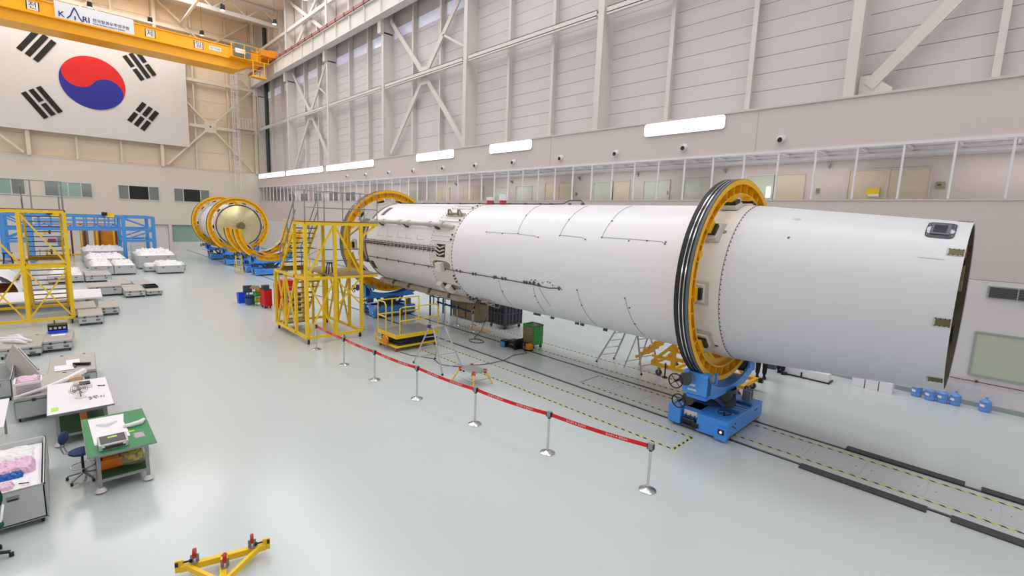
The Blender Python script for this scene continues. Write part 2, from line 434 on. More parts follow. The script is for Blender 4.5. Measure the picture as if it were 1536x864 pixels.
# gallery windows and boarded openings   (x0, x1, top, kind)
GW = [(-4.47, -2.18, 7.2, 'board'), (-6.99, -5.95, 7.15, 'board'), (-8.14, -7.03, 7.15, 'lit'), (-10.9, -9.67, 7.08, 'green'), (-13.03, -11.67, 7.08, 'green'), (-14.85, -13.88, 7.11, 'board'), (-16.09, -14.89, 7.11, 'green'),
      (-19.66, -17.58, 7.12, 'board'), (-22.17, -20.82, 7.04, 'green'), (-24.26, -22.9, 7.0, 'green'), (-27.56, -25.43, 7.08, 'board'), (-31.3, -29.24, 7.08, 'board'), (-35.14, -33.24, 7.0, 'green'), (-38.8, -36.9, 7.0, 'green'),
      (-42.6, -40.6, 7.0, 'board'), (-46.5, -44.5, 7.0, 'grey'), (-50.5, -48.5, 7.0, 'grey'), (-54.5, -52.5, 7.0, 'grey'), (-58.5, -56.5, 7.0, 'grey'), (-62.5, -60.5, 7.0, 'grey')]
WN = 0
def window(x0, x1, y, z0, z1, kind, axis='Y', mull=(), fr=0.05, depth=0.1, frame='window_frame'):
    """a framed window on a wall; axis Y: wall normal along -Y, axis X: wall normal along +X (then x0,x1 run along Y)"""
    global WN
    WN += 1
    def bx(a, b, d0, d1, za, zb):
        return (a, b, y-d1, y-d0, za, zb) if axis == 'Y' else (y+d0, y+d1, a, b, za, zb)
    xs = [x0]+list(mull)+[x1]
    o = struct(B('window_%d' % WN, frame, None, bx(x0-fr, x1+fr, 0, depth, z1, z1+fr), bx(x0-fr, x1+fr, 0, depth, z0-fr, z0), bx(x0-fr, x0, 0, depth, z0, z1), bx(x1, x1+fr, 0, depth, z0, z1), *[bx(m-0.04, m+0.04, 0, depth*0.8, z0, z1) for m in mull]))
    kinds = kind if isinstance(kind, (list, tuple)) else [kind]*(len(xs)-1)
    for i in range(len(xs)-1):
        MB().box(*bx(xs[i], xs[i+1], 0.005, 0.03, z0, z1)).build('pane', kinds[i], o)
    return o
KM = {'board': 'beige_board', 'lit': 'window_green', 'green': 'window_green', 'grey': 'window_grey'}
for (a, b, t, k) in GW:
    o = window(a, b, 21.5, 5.4, t, KM[k], 'Y', ((a+b)/2,) if k == 'board' and b-a > 1.5 else (), 0.04, 0.07, 'wall_paint' if k == 'board' else 'window_frame')
    if k == 'lit': MB().box(-7.3, -7.12, 21.42, 21.46, 6.25, 6.7).build('inside_lamp', 'small_glow', o)
# signs and small fittings in the gallery
t = thing('safety_notice', 'yellow notice on the boarded gallery opening', 'notice', (-3.7, 21.4, 6.45))
B('board', 'yellow_paint', t, (-3.89, -3.51, 21.40, 21.43, 6.30, 6.56)); B('white_label', 'paper', t, (-3.82, -3.5, 21.385, 21.40, 6.27, 6.36))
t = thing('control_plate', 'small grey green switch plate beside the wide boarded gallery opening', 'switch', (-1.9, 21.45, 6.6))
B('plate', 'hatch_olive', t, (-2.02, -1.78, 21.45, 21.5, 6.52, 6.74)); B('button', 'dark_grey', t, (-1.97, -1.88, 21.43, 21.45, 6.62, 6.67))
for i, (x, z) in enumerate(((-5.15, 7.45), (-9.05, 7.45), (-13.4, 7.45), (-17.1, 7.4), (-22.55, 7.35), (-28.4, 7.35))):
    o = thing('wall_speaker', '%s small bracket lamp from the right, on the gallery back wall' % ORD[i], 'lamp', (x, 21.4, z), 'bracket lamps on the gallery wall')
    MB().box(x-0.05, x+0.05, 21.3, 21.42, z-0.05, z+0.05).box(x-0.02, x+0.02, 21.42, 21.5, z-0.12, z+0.02).build('bracket', 'grey_steel', o)
for i, x in enumerate((-5.45, -12.0+0.3, -17.3)):
    o = thing('light_switch', '%s small switch box from the right beside a gallery window' % ORD[i], 'switch', (x, 21.45, 6.5), 'switch boxes in the gallery')
    MB().box(x-0.06, x+0.06, 21.45, 21.5, 6.42, 6.6).build('plate', 'hatch_olive', o); MB().box(x-0.02, x+0.02, 21.44, 21.45, 6.48, 6.52).build('rocker', 'dark_grey', o)
# lower right window and vent
window(-0.37, 2.2, YW, 0.98, 2.2, 'window_green', 'Y', (), 0.05, 0.05, 'skirting')
v = thing('air_vent', 'grey louvred air vent high on the lower wall at the right edge', 'vent', (0.6, 19.3, 3.3))
B('vent_frame', 'skirting', v, (-0.32, 1.6, 19.33, 19.38, 3.26, 3.60)); mb = MB()
for i in range(7):
    o = MB().box(-0.27, 1.55, 19.30, 19.34, 3.285+i*0.043, 3.31+i*0.043).build('slat', 'dark_grey', v)
for x in (0.3, 0.9): MB().box(x-0.012, x+0.012, 19.295, 19.335, 3.28, 3.58).build('divider', 'skirting', v)
# brown pipe along the wall
p = thing('wall_pipe', 'thin brown pipe running low along the right wall', 'pipe', (-10, 19.3, 0.76))
MB().tube([(-30, 19.32, 0.76), (12.5, 19.32, 0.76)], 0.014, 8).build('pipe', 'brown_rail', p)
for i in range(14):
    x = 1.9-1.0*i*1.05
    if x < -8: break
    MB().box(x-0.03, x+0.03, 19.30, 19.38, 0.74, 0.80).build('pipe_clip', 'brown_rail', p)
# ball nozzles on the band
for i, x in enumerate((-6.28, -10.0, -13.37, -16.75, -20.3, -23.7, -27.1, -30.8, -34.3, -38.1, -41.6)):
    o = thing('air_nozzle', '%s ball air nozzle counted from the right, on the band above the gallery' % ORD[i], 'air nozzle', (x, 19.38, 8.2), 'ball nozzles along the right wall')
    MB().lathe([(0.15, 0), (0.15, -0.03), (0.135, -0.05), (0.12, -0.07)], (x, 19.38, 8.22), 'Y', 20).build('nozzle_collar', 'white_steel', o, smooth=True)
    mb = MB(); mb.lathe([(0.12, 0.0), (0.125, -0.06), (0.10, -0.11), (0.075, -0.13)], (x, 19.36, 8.2), 'Y', 20); mb.build('ball', 'white_steel', o, smooth=True)
    MB().lathe([(0.0001, -0.125), (0.085, -0.125), (0.085, -0.135), (0.0001, -0.14)], (x, 19.36, 8.17), 'Y', 16).build('opening', 'black_plastic', o)
# long wall lights
for i, (a, b) in enumerate(((-11.9, -8.35), (-22.35, -18.85), (-30.35, -25.9), (-46.0, -36.7), (-56.7, -46.8), (-66.5, -57.2))):
    o = thing('wall_light', '%s long glowing light box from the right, on the band below the columns' % ORD[i], 'wall light', ((a+b)/2, 19.3, 8.8), 'light boxes along the right wall')
    h0, h1 = 8.8, 9.34
    k = 6; pts = []
    rr = 0.12
    for cx_, cz_, s0 in ((b-rr, h1-rr, 0), (a+rr, h1-rr, 90), (a+rr, h0+rr, 180), (b-rr, h0+rr, 270)):
        for q in range(5): an = math.radians(s0+q*22.5); pts.append((cx_+rr*math.cos(an), cz_+rr*math.sin(an)))
    MB().prism(pts, 'Y', 19.30, 19.38).build('housing', 'white_steel', o)
    pts2 = [((x_-(a+b)/2)*0.995+(a+b)/2, (z_-9.07)*0.95+9.07) for x_, z_ in pts]
    MB().prism(pts2, 'Y', 19.285, 19.30).build('diffuser', 'lamp_glow', o)
# --- end wall
we = struct(B('wall_end', 'end_wall_paint', None, (XE-0.5, XE, YL, 23.5, 2.9, 9.35), (XE-0.5, XE, YL, 8.3, 0, 2.9), (XE-0.5, XE, 9.72, 10.0, 0, 2.9), (XE-0.5, XE, 16.0, 23.5, 0, 2.9)))
MB().box(XE-0.6, XE-0.4, YL, 23.5, 9.3, ZC).build('upper_wall', 'warm_lit_panel', we)
MB().box(XE-0.4, XE+0.05, YL, 20.3, 9.35, 9.45).build('ledge_cap', 'cream_steel', we)
ym = [-11.5, -8.05, -4.5, -1.03, 2.46, 5.99, 9.54, 12.84, 16.3, 19.2]
for i, y in enumerate(ym):
    big = i in (0, 3, 6, 9)
    w_ = 0.3 if big else 0.16
    MB().box(XE+0.0, XE+(0.35 if big else 0.1), y-w_/2, y+w_/2, 9.4, ZC).build('mullion', 'cream_steel', we)
    if i:
        y0, y1 = ym[i-1]+0.06, y-0.06
        n = 9
        for r in range(n):
            h = (ZC-9.5)/n
            MB().box(XE-0.4, XE-0.34, y0, y1, 9.5+r*h+0.012, 9.5+(r+1)*h-0.012).build('wall_panel', 'warm_lit_panel', we)
for z in (14.3, 19.3, 24.4):
    MB().box(XE+0.1, XE+0.4, YL, 19.4, z-0.17, z+0.17).build('girt', 'cream_steel', we)
def ebrace(y0, z0, y1, z1): MB().bar((XE+0.3, y0, z0), (XE+0.3, y1, z1), 0.16, 0.32, up=(1, 0, 0)).build('brace', 'cream_steel', we)
for (ya, yb) in ((9.6, 19.0), (-11.4, -1.1)):
    for (za, zb) in ((9.6, 19.1), (19.5, 26.8)):
        ebrace(ya+0.3, za, yb-0.3, zb); ebrace(ya+0.3, zb, yb-0.3, za)
    MB().box(XE+0.4, XE+0.45, (ya+yb)/2-0.6, (ya+yb)/2+0.6, 13.7, 14.9).build('gusset', 'cream_steel', we)
ebrace(-0.9, 19.5, 5.9, 26.5); ebrace(9.4, 19.5, 2.6, 26.5)
# end wall windows
window(-0.18, 3.30, XE, 5.6, 6.98, ['window_grey', 'window_mint', 'window_mint', 'window_grey'], 'X', (0.72, 1.5, 2.5), 0.06, 0.08)
window(5.52, 8.98, XE, 5.6, 7.02, ['window_grey', 'window_dark', 'window_grey'], 'X', (6.35, 8.1), 0.06, 0.08)
window(10.45, 13.86, XE, 5.6, 7.0, ['window_grey', 'window_dark', 'window_grey'], 'X', (11.3, 13.0), 0.06, 0.08)
window(-5.2, -1.62, XE, 5.64, 7.0, ['window_grey', 'window_mint', 'window_grey'], 'X', (-4.3, -2.5), 0.06, 0.08)
# ground floor openings of the end wall
window(10.05, 15.95, XE-0.3, 0.9, 2.85, 'window_mint', 'X', (13.5, 14.2), 0.05, 0.08)
MB().box(XE-0.5, XE-0.2, 10.0, 16.0, 0, 0.86).build('dado', 'lower_wall_paint', we)
d = struct(B('door_1', 'lower_wall_paint', None, (XE-0.4, XE-0.3, 8.32, 9.7, 0.02, 2.86))); B('door_handle', 'grey_steel', d, (XE-0.3, XE-0.24, 8.45, 8.5, 1.0, 1.25))
d = struct(B('door_2', 'window_frame', None, (XE-0.02, XE+0.04, 4.6, 6.8, 0.02, 2.5))); B('door_handle', 'grey_steel', d, (XE+0.04, XE+0.1, 5.6, 5.65, 1.0, 1.25))
# caged ladder in the corner
lad = thing('caged_ladder', 'thin caged steel ladder climbing the end wall in the corner', 'ladder', (XE+0.7, 17.0, 7.2))
for y in (16.55, 17.15): MB().tube([(XE+0.9, y, 7.2), (XE+0.9, y, 21)], 0.04, 6).build('stile', 'white_steel', lad)
z = 7.4
while z < 21: MB().tube([(XE+0.9, 16.55, z), (XE+0.9, 17.15, z)], 0.025, 5).build('rung', 'white_steel', lad); z += 0.4
mb = MB(); z = 9.6
while z < 20.5:
    mb.tube([(XE+0.9+0.75*math.sin(a)*1.0, 16.85-0.45*math.cos(a), z) for a in [PI*i/8 for i in range(9)]], 0.03, 5); z += 0.9
for a in (0.3, 0.5, 0.7): mb.tube([(XE+0.9+0.75*math.sin(a*PI), 16.85-0.45*math.cos(a*PI), 9.6), (XE+0.9+0.75*math.sin(a*PI), 16.85-0.45*math.cos(a*PI), 20.4)], 0.025, 5)
mb.build('cage', 'white_steel', lad)
B('landing', 'cream_steel', lad, (XE+0.1, XE+1.4, 16.9, 18.9, 14.5, 14.6))
mb = MB()
for y in (17.2, 17.5, 17.8, 18.1, 18.4, 18.7): mb.tube([(XE+1.35, y, 14.6), (XE+1.35, y, 15.7)], 0.03, 5)
mb.tube([(XE+1.35, 17.0, 15.7), (XE+1.35, 18.8, 15.7)], 0.035, 5); mb.build('landing_rail', 'white_steel', lad)
# dark downpipe in the corner of the right wall
dp = thing('corner_downpipe', 'dark green downpipe running up the corner of the right wall', 'pipe', (-65.2, 20.1, 9.5))
MB().tube([(-65.2, 20.1, 9.45), (-65.2, 20.1, 26.5)], 0.22, 10).build('pipe', 'green_pipe_dark', dp)
# unseen sides of the hall
struct(B('wall_left', 'wall_paint', None, (XE-1, XN, YL-0.4, YL, 0, ZC)))
struct(B('wall_near', 'wall_paint', None, (XN, XN+0.4, YL, 23.5, 0, ZC)))
# --- crane runway beam along the right wall
cr = thing('crane_runway', 'long pale runway beam with a red conductor rail along the right wall', 'beam', (-30, 18.9, 19.7))
B('web', 'steel_paint', cr, (XE, XN, 18.92, 18.98, 19.7, 21.0)); B('flange', 'steel_paint', cr, (XE, XN, 18.75, 19.4, 19.68, 19.74)); B('flange', 'steel_paint', cr, (XE, XN, 18.75, 19.4, 20.96, 21.02))
x = XE+1.3
while x < XN:
    MB().box(x-0.03, x+0.03, 18.78, 18.92, 19.76, 20.94).build('stiffener', 'steel_paint', cr); x += 2.59
B('crane_rail', 'red_bus', cr, (XE, XN, 18.86, 18.98, 21.02, 21.16))
B('conductor_rail', 'red_bus', cr, (XE, XN, 18.70, 18.78, 21.06, 21.28))
mb = MB(); x = XE+1
while x < XN: mb.box(x-0.06, x+0.06, 18.66, 18.80, 21.0, 21.3); x += 1.7
mb.build('conductor_brackets', 'dark_grey', cr)
MB().box(XE, XN, 19.5, 20.3, 20.9, 21.0).build('runway_walkway', 'steel_paint', cr)
# ================================================================ bridge crane
ck = thing('bridge_crane', 'big yellow overhead bridge crane spanning the hall in front of the flag', 'crane', (-60.2, 4, 19.6))
gx0, gx1 = -61.3, -59.0
MB().prism([(-11.5, 19.6), (15.6, 19.6), (17.0, 20.4), (17.8, 20.5), (17.8, 21.7), (-11.5, 21.7)], 'X', gx0, gx1).build('girder', 'crane_yellow', ck)
B('girder_flange', 'crane_yellow', ck, (gx1, gx1+0.35, -11.5, 17.8, 20.44, 20.56)); B('girder_flange', 'crane_yellow', ck, (gx0-0.1, gx1+0.1, -11.5, 17.8, 21.66, 21.74))
B('girder_flange', 'crane_yellow', ck, (gx0-0.1, gx1+0.12, -11.5, 15.6, 19.54, 19.6))
B('end_carriage', 'orange_yellow', ck, (-63.6, -57.2, 18.2, 18.9, 21.1, 21.8))
for x in (-63.0, -57.8): MB().cyl((x, 18.72, 21.40), 0.26, 0.3, 'Y', 16).build('crane_wheel', 'dark_grey', ck)
B('drive_motor', 'orange_yellow', ck, (-58.3, -57.6, 17.4, 18.2, 21.2, 21.8)); B('platform', 'crane_yellow', ck, (gx1, -57.9, 14.6, 18.3, 20.5, 20.56))
mb = MB()
for y in (14.7, 15.9, 17.1, 18.2): mb.tube([(-57.95, y, 20.5), (-57.95, y, 21.9)], 0.035, 6)
for z in (21.2, 21.9): mb.tube([(-57.95, 14.7, z), (-57.95, 18.2, z)], 0.03, 6)
mb.build('platform_railing', 'crane_yellow', ck)
mb = MB()
for y in (16.6, 17.7): mb.tube([(-57.7, y, 18.9), (-57.7, y, 20.5)], 0.05, 6)
for z in (19.0, 19.6, 20.1): mb.tube([(-57.7, 16.6, z), (-57.7, 17.7, z)], 0.03, 6)
mb.box(-58.4, -57.6, 16.4, 17.9, 18.85, 18.95); mb.build('service_cage', 'crane_yellow', ck)
cb = B('control_cabinet', 'cabinet_greygreen', ck, (-59.0, -58.4, 15.1, 16.6, 20.75, 22.3)); B('cabinet_label', 'paper', cb, (-58.4, -58.36, 15.15, 16.1, 21.1, 21.55))
pl = B('capacity_plate', 'banner_white', ck, (gx1, gx1+0.03, 12.9, 14.0, 20.92, 21.3)); put_text(text_mesh('10 TON', 0.26, 'logo_navy'), pl, (gx1+0.04, 13.45, 21.11), (0, 1, 0), (0, 0, 1))
for y, ch in ((-3.8, '안'), (0.2, '전'), (8.1, '제'), (12.0, '일')):
    p = B('letter_plate', 'banner_white', ck, (gx1, gx1+0.03, y-0.33, y+0.33, 20.78, 21.42)); B('letter_frame', 'black_plastic', p, (gx1+0.0, gx1+0.025, y-0.4, y-0.33, 20.74, 21.46), (gx1+0.0, gx1+0.025, y+0.33, y+0.4, 20.74, 21.46))
    put_text(text_mesh(ch, 0.62, 'black_plastic'), p, (gx1+0.04, y, 21.1), (0, 1, 0), (0, 0, 1))
bn = thing('crane_banner', 'long white banner with navy logo lettering hung on the yellow crane girder', 'banner', (gx1+0.3, 4.2, 20.42))
B('sheet', 'banner_white', bn, (gx1+0.30, gx1+0.34, 1.53, 6.85, 20.45, 21.88))
bx = gx1+0.36
def lt(s, size, y, z, m='logo_navy', al='LEFT'): put_text(text_mesh(s, size, m, al, 1.0, 0.012 if size > 0.5 else 0.004), bn, (bx, y, z), (0, 1, 0), (0, 0, 1))
lt('K', 0.62, 1.72, 20.88); lt('RI', 0.62, 3.26, 20.88)
mb = MB()   # the tall arch of the letter A with its inner stroke
pr_ = [(2.28, 20.66), (2.52, 20.95), (2.66, 21.35), (2.80, 21.66), (2.94, 21.35), (3.08, 20.95), (3.28, 20.64)]
for a, b in zip(pr_[:-1], pr_[1:]): mb.bar((bx, a[0], a[1]), (bx, b[0], b[1]), 0.02, 0.085, up=(0, 0, 1))
mb.bar((bx, 2.80, 20.66), (bx, 2.80, 20.98), 0.02, 0.09, up=(0, 1, 0)).build('logo_arch', 'logo_navy', bn)
lt('한국항공우주연구원', 0.31, 3.95, 20.98, 'logo_navy'); lt('Korea Aerospace Research Institute', 0.15, 3.97, 20.72, 'logo_navy')
# ================================================================ the flag
fg = thing('national_flag', 'giant flag with a red and blue circle hanging on the end wall', 'flag', (-66.3, 4.13, 11.75))
fx = -66.45; cy, cz, D = 4.13, 17.03, 5.1
mb = MB(); nn = 28
for i in range(nn):
    y0 = 12.12-15.98*i/nn; y1 = 12.12-15.98*(i+1)/nn
    a0 = 0.03*math.sin(i*0.9); a1 = 0.03*math.sin((i+1)*0.9)
    mb.add([(fx+a0, y0, 11.75), (fx+a1, y1, 11.75), (fx+a1, y1, 22.3), (fx+a0, y0, 22.3), (fx-0.02+a0, y0, 11.75), (fx-0.02+a1, y1, 11.75), (fx-0.02+a1, y1, 22.3), (fx-0.02+a0, y0, 22.3)], [(0, 1, 2, 3), (7, 6, 5, 4)])
mb.build('cloth', 'flag_white', fg, smooth=True)
th = math.atan2(2, 3); ux = Vector((math.cos(th), -math.sin(th)))   # direction of the diagonal, to the lower right
def half(sign):
    pts = []
    a0 = PI-th if sign > 0 else -th
    for i in range(33):  # outer arc
        a = a0-PI*i/32; pts.append((D/2*math.cos(a), D/2*math.sin(a)))
    # back along the S curve
    N = 16
    if sign > 0:   # red: from lower right to upper left; blue head bites in on the right, red head bulges on the left
        c = ux*D/4
        for i in range(1, N): a = -th+PI*i/N; pts.append((c.x+D/4*math.cos(a), c.y+D/4*math.sin(a)))
        c = -ux*D/4
        for i in range(0, N): a = -th-PI*i/N; pts.append((c.x+D/4*math.cos(a), c.y+D/4*math.sin(a)))
    else:
        c = -ux*D/4
        for i in range(1, N): a = PI-th+PI*i/N; pts.append((c.x+D/4*math.cos(a), c.y+D/4*math.sin(a)))
        c = ux*D/4
        for i in range(0, N): a = PI-th-PI*i/N; pts.append((c.x+D/4*math.cos(a), c.y+D/4*math.sin(a)))
    return [(cy+x, cz+y) for x, y in pts]
for sg, mn, nm in ((1, 'flag_red', 'red_half'), (-1, 'flag_blue', 'blue_half')):
    MB().prism(half(sg), 'X', fx+0.035, fx+0.05).build(nm, mn, fg)
for (sy, sz, rows) in ((-1, 1, (1, 1, 1)), (1, -1, (0, 0, 0)), (1, 1, (0, 1, 0)), (-1, -1, (1, 0, 1))):
    u = Vector((sy*math.cos(th), sz*math.sin(th))); v = Vector((-u.y, u.x)); c0 = u*(D*0.9167)
    for k, full in enumerate(rows):
        c = c0+u*(k-1)*D/8
        segs = [(-D/4, D/4)] if full else [(-D/4, -D/48), (D/48, D/4)]
        for a, b in segs:
            p = [c+v*a-u*D/24, c+v*b-u*D/24, c+v*b+u*D/24, c+v*a+u*D/24]
            MB().prism([(cy+q.x, cz+q.y) for q in p], 'X', fx+0.035, fx+0.05).build('trigram_bar', 'flag_black', fg)
# ================================================================ rocket stage
AY, AZ, RR = 12.14, 3.66, 1.85
def rc(x, a, r=RR):
    a = math.radians(a); return (x, AY+r*math.cos(a), AZ+r*math.sin(a))
def coneR(x): return RR-(RR-1.587)*(x+4.21)/(4.21-0.517)
rk = thing('rocket_stage', 'huge white cylindrical rocket stage lying horizontally in two yellow rings', 'rocket stage', (-11, AY, 0))
C = (0, AY, AZ)
MB().lathe([(1.80, -20.45), (1.85, -20.4), (1.85, -15.21), (1.842, -15.2)], C, 'X', 96).build('aft_skirt', 'rocket_white', rk, smooth=True)
hb = MB().lathe([(1.845, -15.2), (1.856, -15.19), (1.856, -13.83), (1.845, -13.82)], C, 'X', 96).build('intertank_band', 'rocket_band', rk, smooth=True)
MB().lathe([(1.85, -13.82), (1.85, -4.95)], C, 'X', 128).build('main_tank', 'rocket_white', rk, smooth=True)
MB().lathe([(1.85, -4.95), (1.85, -4.66), (1.862, -4.65), (1.862, -4.24), (1.85, -4.22)], C, 'X', 128).build('forward_band', 'rocket_band', rk, smooth=True)
MB().lathe([(1.858, -4.22), (1.858, -4.19), (1.587, -0.56), (1.587, -0.517), (1.555, -0.517), (1.555, -0.7), (1.50, -0.72), (1.50, -0.78), (1.56, -0.8), (1.80, -4.2)], C, 'X', 128).build('interstage', ['rocket_cone'], rk, smooth=True)
# inside of the open end
ins = MB().lathe([(1.55, -0.53), (1.555, -0.7), (1.56, -0.8), (1.78, -4.1)], C, 'X', 64)
ins.build('inner_skin', 'inner_olive', rk, smooth=True)
for x in (-0.9, -1.5, -2.2, -3.0):
    r = coneR(x)-0.05
    MB().lathe([(r, x-0.03), (r-0.1, x-0.03), (r-0.1, x+0.03), (r, x+0.03)], C, 'X', 64).build('ring_frame', 'inner_olive', rk, smooth=True)
MB().lathe([(0.001, -3.2), (0.9, -3.35), (1.5, -3.8), (1.75, -4.15)], C, 'X', 48).build('inner_dome', 'inner_olive', rk, smooth=True)
mb = MB()
for i in range(36):
    a = i*10; mb.bar(rc(-0.8, a, coneR(-0.8)-0.06), rc(-4.0, a, coneR(-4)-0.06), 0.03)
mb.build('stringers', 'inner_olive', rk)
for a in (150, 195, 205, 230): 
    mb = MB(); p = Vector(rc(-0.75, a+180, 1.38)); mb.cbox(p, (0.3, 0.22, 0.3)); mb.build('inner_box', ['black_plastic', 'brown_board', 'red_white', 'hatch_olive'][int(a) % 4 if a != 150 else 0], rk)
# seam bolts
def seam(x, r, n, step=1, size=0.024, ln=0.035):
    mb = MB()
    for i in range(n):
        a = 360*i/n
        p = Vector(rc(x, a, r)); e = Vector((0, math.cos(math.radians(a)), math.sin(math.radians(a)))); t = Vector((0, -e.z, e.y))
        mb.bar(p-t*ln*0.5, p+t*ln*0.5, size, 0.014, up=e)
    o = mb.build('seam_bolts', 'dark_line', rk); o['kind'] = 'stuff'; return o
seam(-4.20, 1.862, 108, size=0.018, ln=0.028); seam(-15.2, 1.856, 90, size=0.03); seam(-13.82, 1.856, 90, size=0.035)
MB().lathe([(1.8635, -4.225), (1.8635, -4.215)], C, 'X', 96).build('seam_line', 'dark_line', rk)
MB().lathe([(1.8575, -13.83), (1.8575, -13.815)], C, 'X', 96).build('seam_line', 'pipe_grey', rk)
# curved patch helper
def patch(name, mn, x0, x1, a0, a1, r0, r1, parent=None, n=6, rfun=None):
    """raised patch that follows the skin between two stations and two angles"""
    mb = MB(); vs = []
    for r_ in (r0, r1):
        for x in (x0, x1):
            for i in range(n+1):
                rr = r_+(rfun(x)-RR if rfun else 0); vs.append(rc(x, a0+(a1-a0)*i/n, rr))
    k = n+1; fs = []
    for i in range(n):
        fs += [(2*k+i, 2*k+i+1, 3*k+i+1, 3*k+i), (i, k+i, k+i+1, i+1), (i, i+1, 2*k+i+1, 2*k+i), (k+i, 3*k+i, 3*k+i+1, k+i+1)]
    fs += [(0, 2*k, 3*k, k), (n, k+n, 3*k+n, 2*k+n)]
    return mb.add(vs, fs).build(name, mn, parent or rk)
def oval_patch(name, mn, xc, ac, hw, ha, r, th=0.012, parent=None, rfun=None, sq=3.0, n=20):
    vs = []
    for rr in (r, r+th):
        for i in range(n):
            t = 2*PI*i/n; c_, s_ = math.cos(t), math.sin(t)
            x = xc+hw*math.copysign(abs(c_)**(2/sq), c_); a = ac+ha*math.copysign(abs(s_)**(2/sq), s_)
            vs.append(rc(x, a, rr+(rfun(x)-RR if rfun else 0)))
    fs = [tuple(range(n, 2*n)), tuple(range(n-1, -1, -1))]+[(i, (i+1) % n, n+(i+1) % n, n+i) for i in range(n)]
    return MB().add(vs, fs).build(name, mn, parent or rk)
# hatches in the intertank band
for xc, ac, hw, ha in ((-14.45, 131, 0.6, 4.2), (-14.5, 193.5, 0.55, 5.0), (-14.47, 222.5, 0.6, 4.0), (-14.45, 285, 0.6, 4), (-14.45, 60, 0.6, 4)):
    h = oval_patch('hatch_rim', 'rocket_white', xc, ac, hw+0.05, ha+1.3, 1.856, 0.012)
    oval_patch('hatch_opening', 'hatch_olive', xc, ac, hw, ha, 1.868, 0.006, h)
    oval_patch('hatch_dark', 'black_plastic', xc-hw*0.3, ac-1.5, hw*0.35, ha*0.4, 1.874, 0.004, h)
for xc in (-14.78, -14.2):
    mb = MB(); mb.tube([rc(xc-0.12, 131, 1.87), rc(xc-0.04, 129, 2.05), rc(xc+0.04, 129, 2.05), rc(xc+0.14, 131, 1.87)], 0.035, 8); mb.build('hatch_handle', 'hatch_olive', rk, smooth=True)
def padbox(x, a, r, dx, dt, dr, mn, name):
    p = Vector(rc(x, a, r)); e = Vector((0, math.cos(math.radians(a)), math.sin(math.radians(a)))); t = Vector((0, -e.z, e.y))
    mb = MB(); vs = []
    for sx in (-1, 1):
        for st in (-1, 1):
            for sr in (0, 1): vs.append(p+Vector((sx*dx/2, 0, 0))+t*st*dt/2+e*dr*sr)
    mb.add(vs, [(0, 1, 3, 2), (4, 6, 7, 5), (0, 4, 5, 1), (2, 3, 7, 6), (0, 2, 6, 4), (1, 5, 7, 3)])
    return mb.build(name, mn, rk)
padbox(-14.5, 195, 1.86, 0.34, 0.30, 0.18, 'rocket_band', 'white_cover'); 
for x, a in ((-14.95, 222, ), (-14.45, 224)): 
    o = padbox(x, a, 1.86, 0.28, 0.32, 0.2, 'rocket_band', 'white_cover'); padbox(x+0.17, a-1, 1.88, 0.03, 0.24, 0.05, 'brown_rail', 'cover_strap')
patch('cable_port', 'black_plastic', -14.75, -14.24, 170, 184.5, 1.858, 1.868)
for a in (173, 177, 181): MB().tube([rc(-14.8, a-2, 1.92), rc(-14.5, a+1.5, 1.9), rc(-14.25, a-1, 1.88)], 0.03, 6).build('connector', 'pipe_grey', rk)
for a, x0, x1 in ((111, -15.1, -13.9), (118, -15.1, -13.9), (141, -15.15, -13.9), (160, -15.15, -13.9), (165.5, -15.15, -13.9)):
    patch('stiffener_ridge', 'rocket_white', x0, x1, a-0.5, a+0.5, 1.85, 1.885)
    padbox(-13.95, a-1.5, 1.856, 0.06, 0.07, 0.04, 'black_plastic', 'latch')
for a in (205, 209, 213, 236, 241, 247): padbox(-13.88, a, 1.856, 0.05, 0.05, 0.04, 'black_plastic', 'latch')
# upper feed pipe
up_ = MB().tube([rc(-20.0, 149.5, 2.02), rc(-14.7, 149.5, 2.02), rc(-14.3, 149.5, 2.0), rc(-14.05, 149.5, 1.87)], 0.085, 14)
fp = up_.build('feed_pipe', 'pipe_grey', rk, smooth=True)
for x in (-19.6, -18.9, -17.6, -16.9, -15.4, -14.6):
    MB().lathe([(0.085, -0.09), (0.115, -0.09), (0.115, 0.09), (0.085, 0.09)], rc(x, 149.5, 2.02), 'X', 14).build('pipe_sleeve', 'pipe_grey', fp, smooth=True)
for x in (-19.2, -17.2, -15.0):
    MB().bar(rc(x, 152.5, 1.85), rc(x, 151.5, 2.05), 0.08, 0.05).bar(rc(x+0.12, 152.5, 1.85), rc(x+0.12, 151.5, 2.05), 0.08, 0.05).build('pipe_bracket', 'dark_grey', fp)
# lower feed pipe
lp = MB().tube([rc(-20.6, 243, 1.98), rc(-15.0, 251.5, 1.98), rc(-14.1, 254, 1.9)], 0.125, 14).build('feed_pipe', 'pipe_beige', rk, smooth=True)
for x, a in ((-19.6, 244.5), (-18.4, 246.2), (-16.9, 248.5), (-15.6, 250.6)):
    MB().lathe([(0.12, -0.1), (0.155, -0.1), (0.155, 0.1), (0.12, 0.1)], rc(x, a, 1.98), 'X', 14).build('pipe_sleeve', 'pipe_beige', lp, smooth=True)
    MB().bar(rc(x+0.2, a-3, 1.85), rc(x+0.2, a-3, 2.06), 0.1, 0.05).build('pipe_bracket', 'dark_grey', lp)
# plumbing clutter at the lower edge of the intertank band
rnd = random.Random(3)
for i in range(26):
    x = rnd.uniform(-14.6, -12.9); a = rnd.uniform(236, 262)
    MB().tube([rc(x, a, 1.86), rc(x+rnd.uniform(-.1, .1), a+2, 1.98), rc(x+rnd.uniform(.1, .4), a+rnd.uniform(-4, 4), 1.98), rc(x+0.3, a+1, 1.86)], rnd.uniform(0.015, 0.035), 6).build('small_pipe', rnd.choice(['pipe_grey', 'pipe_beige', 'dark_grey']), rk)
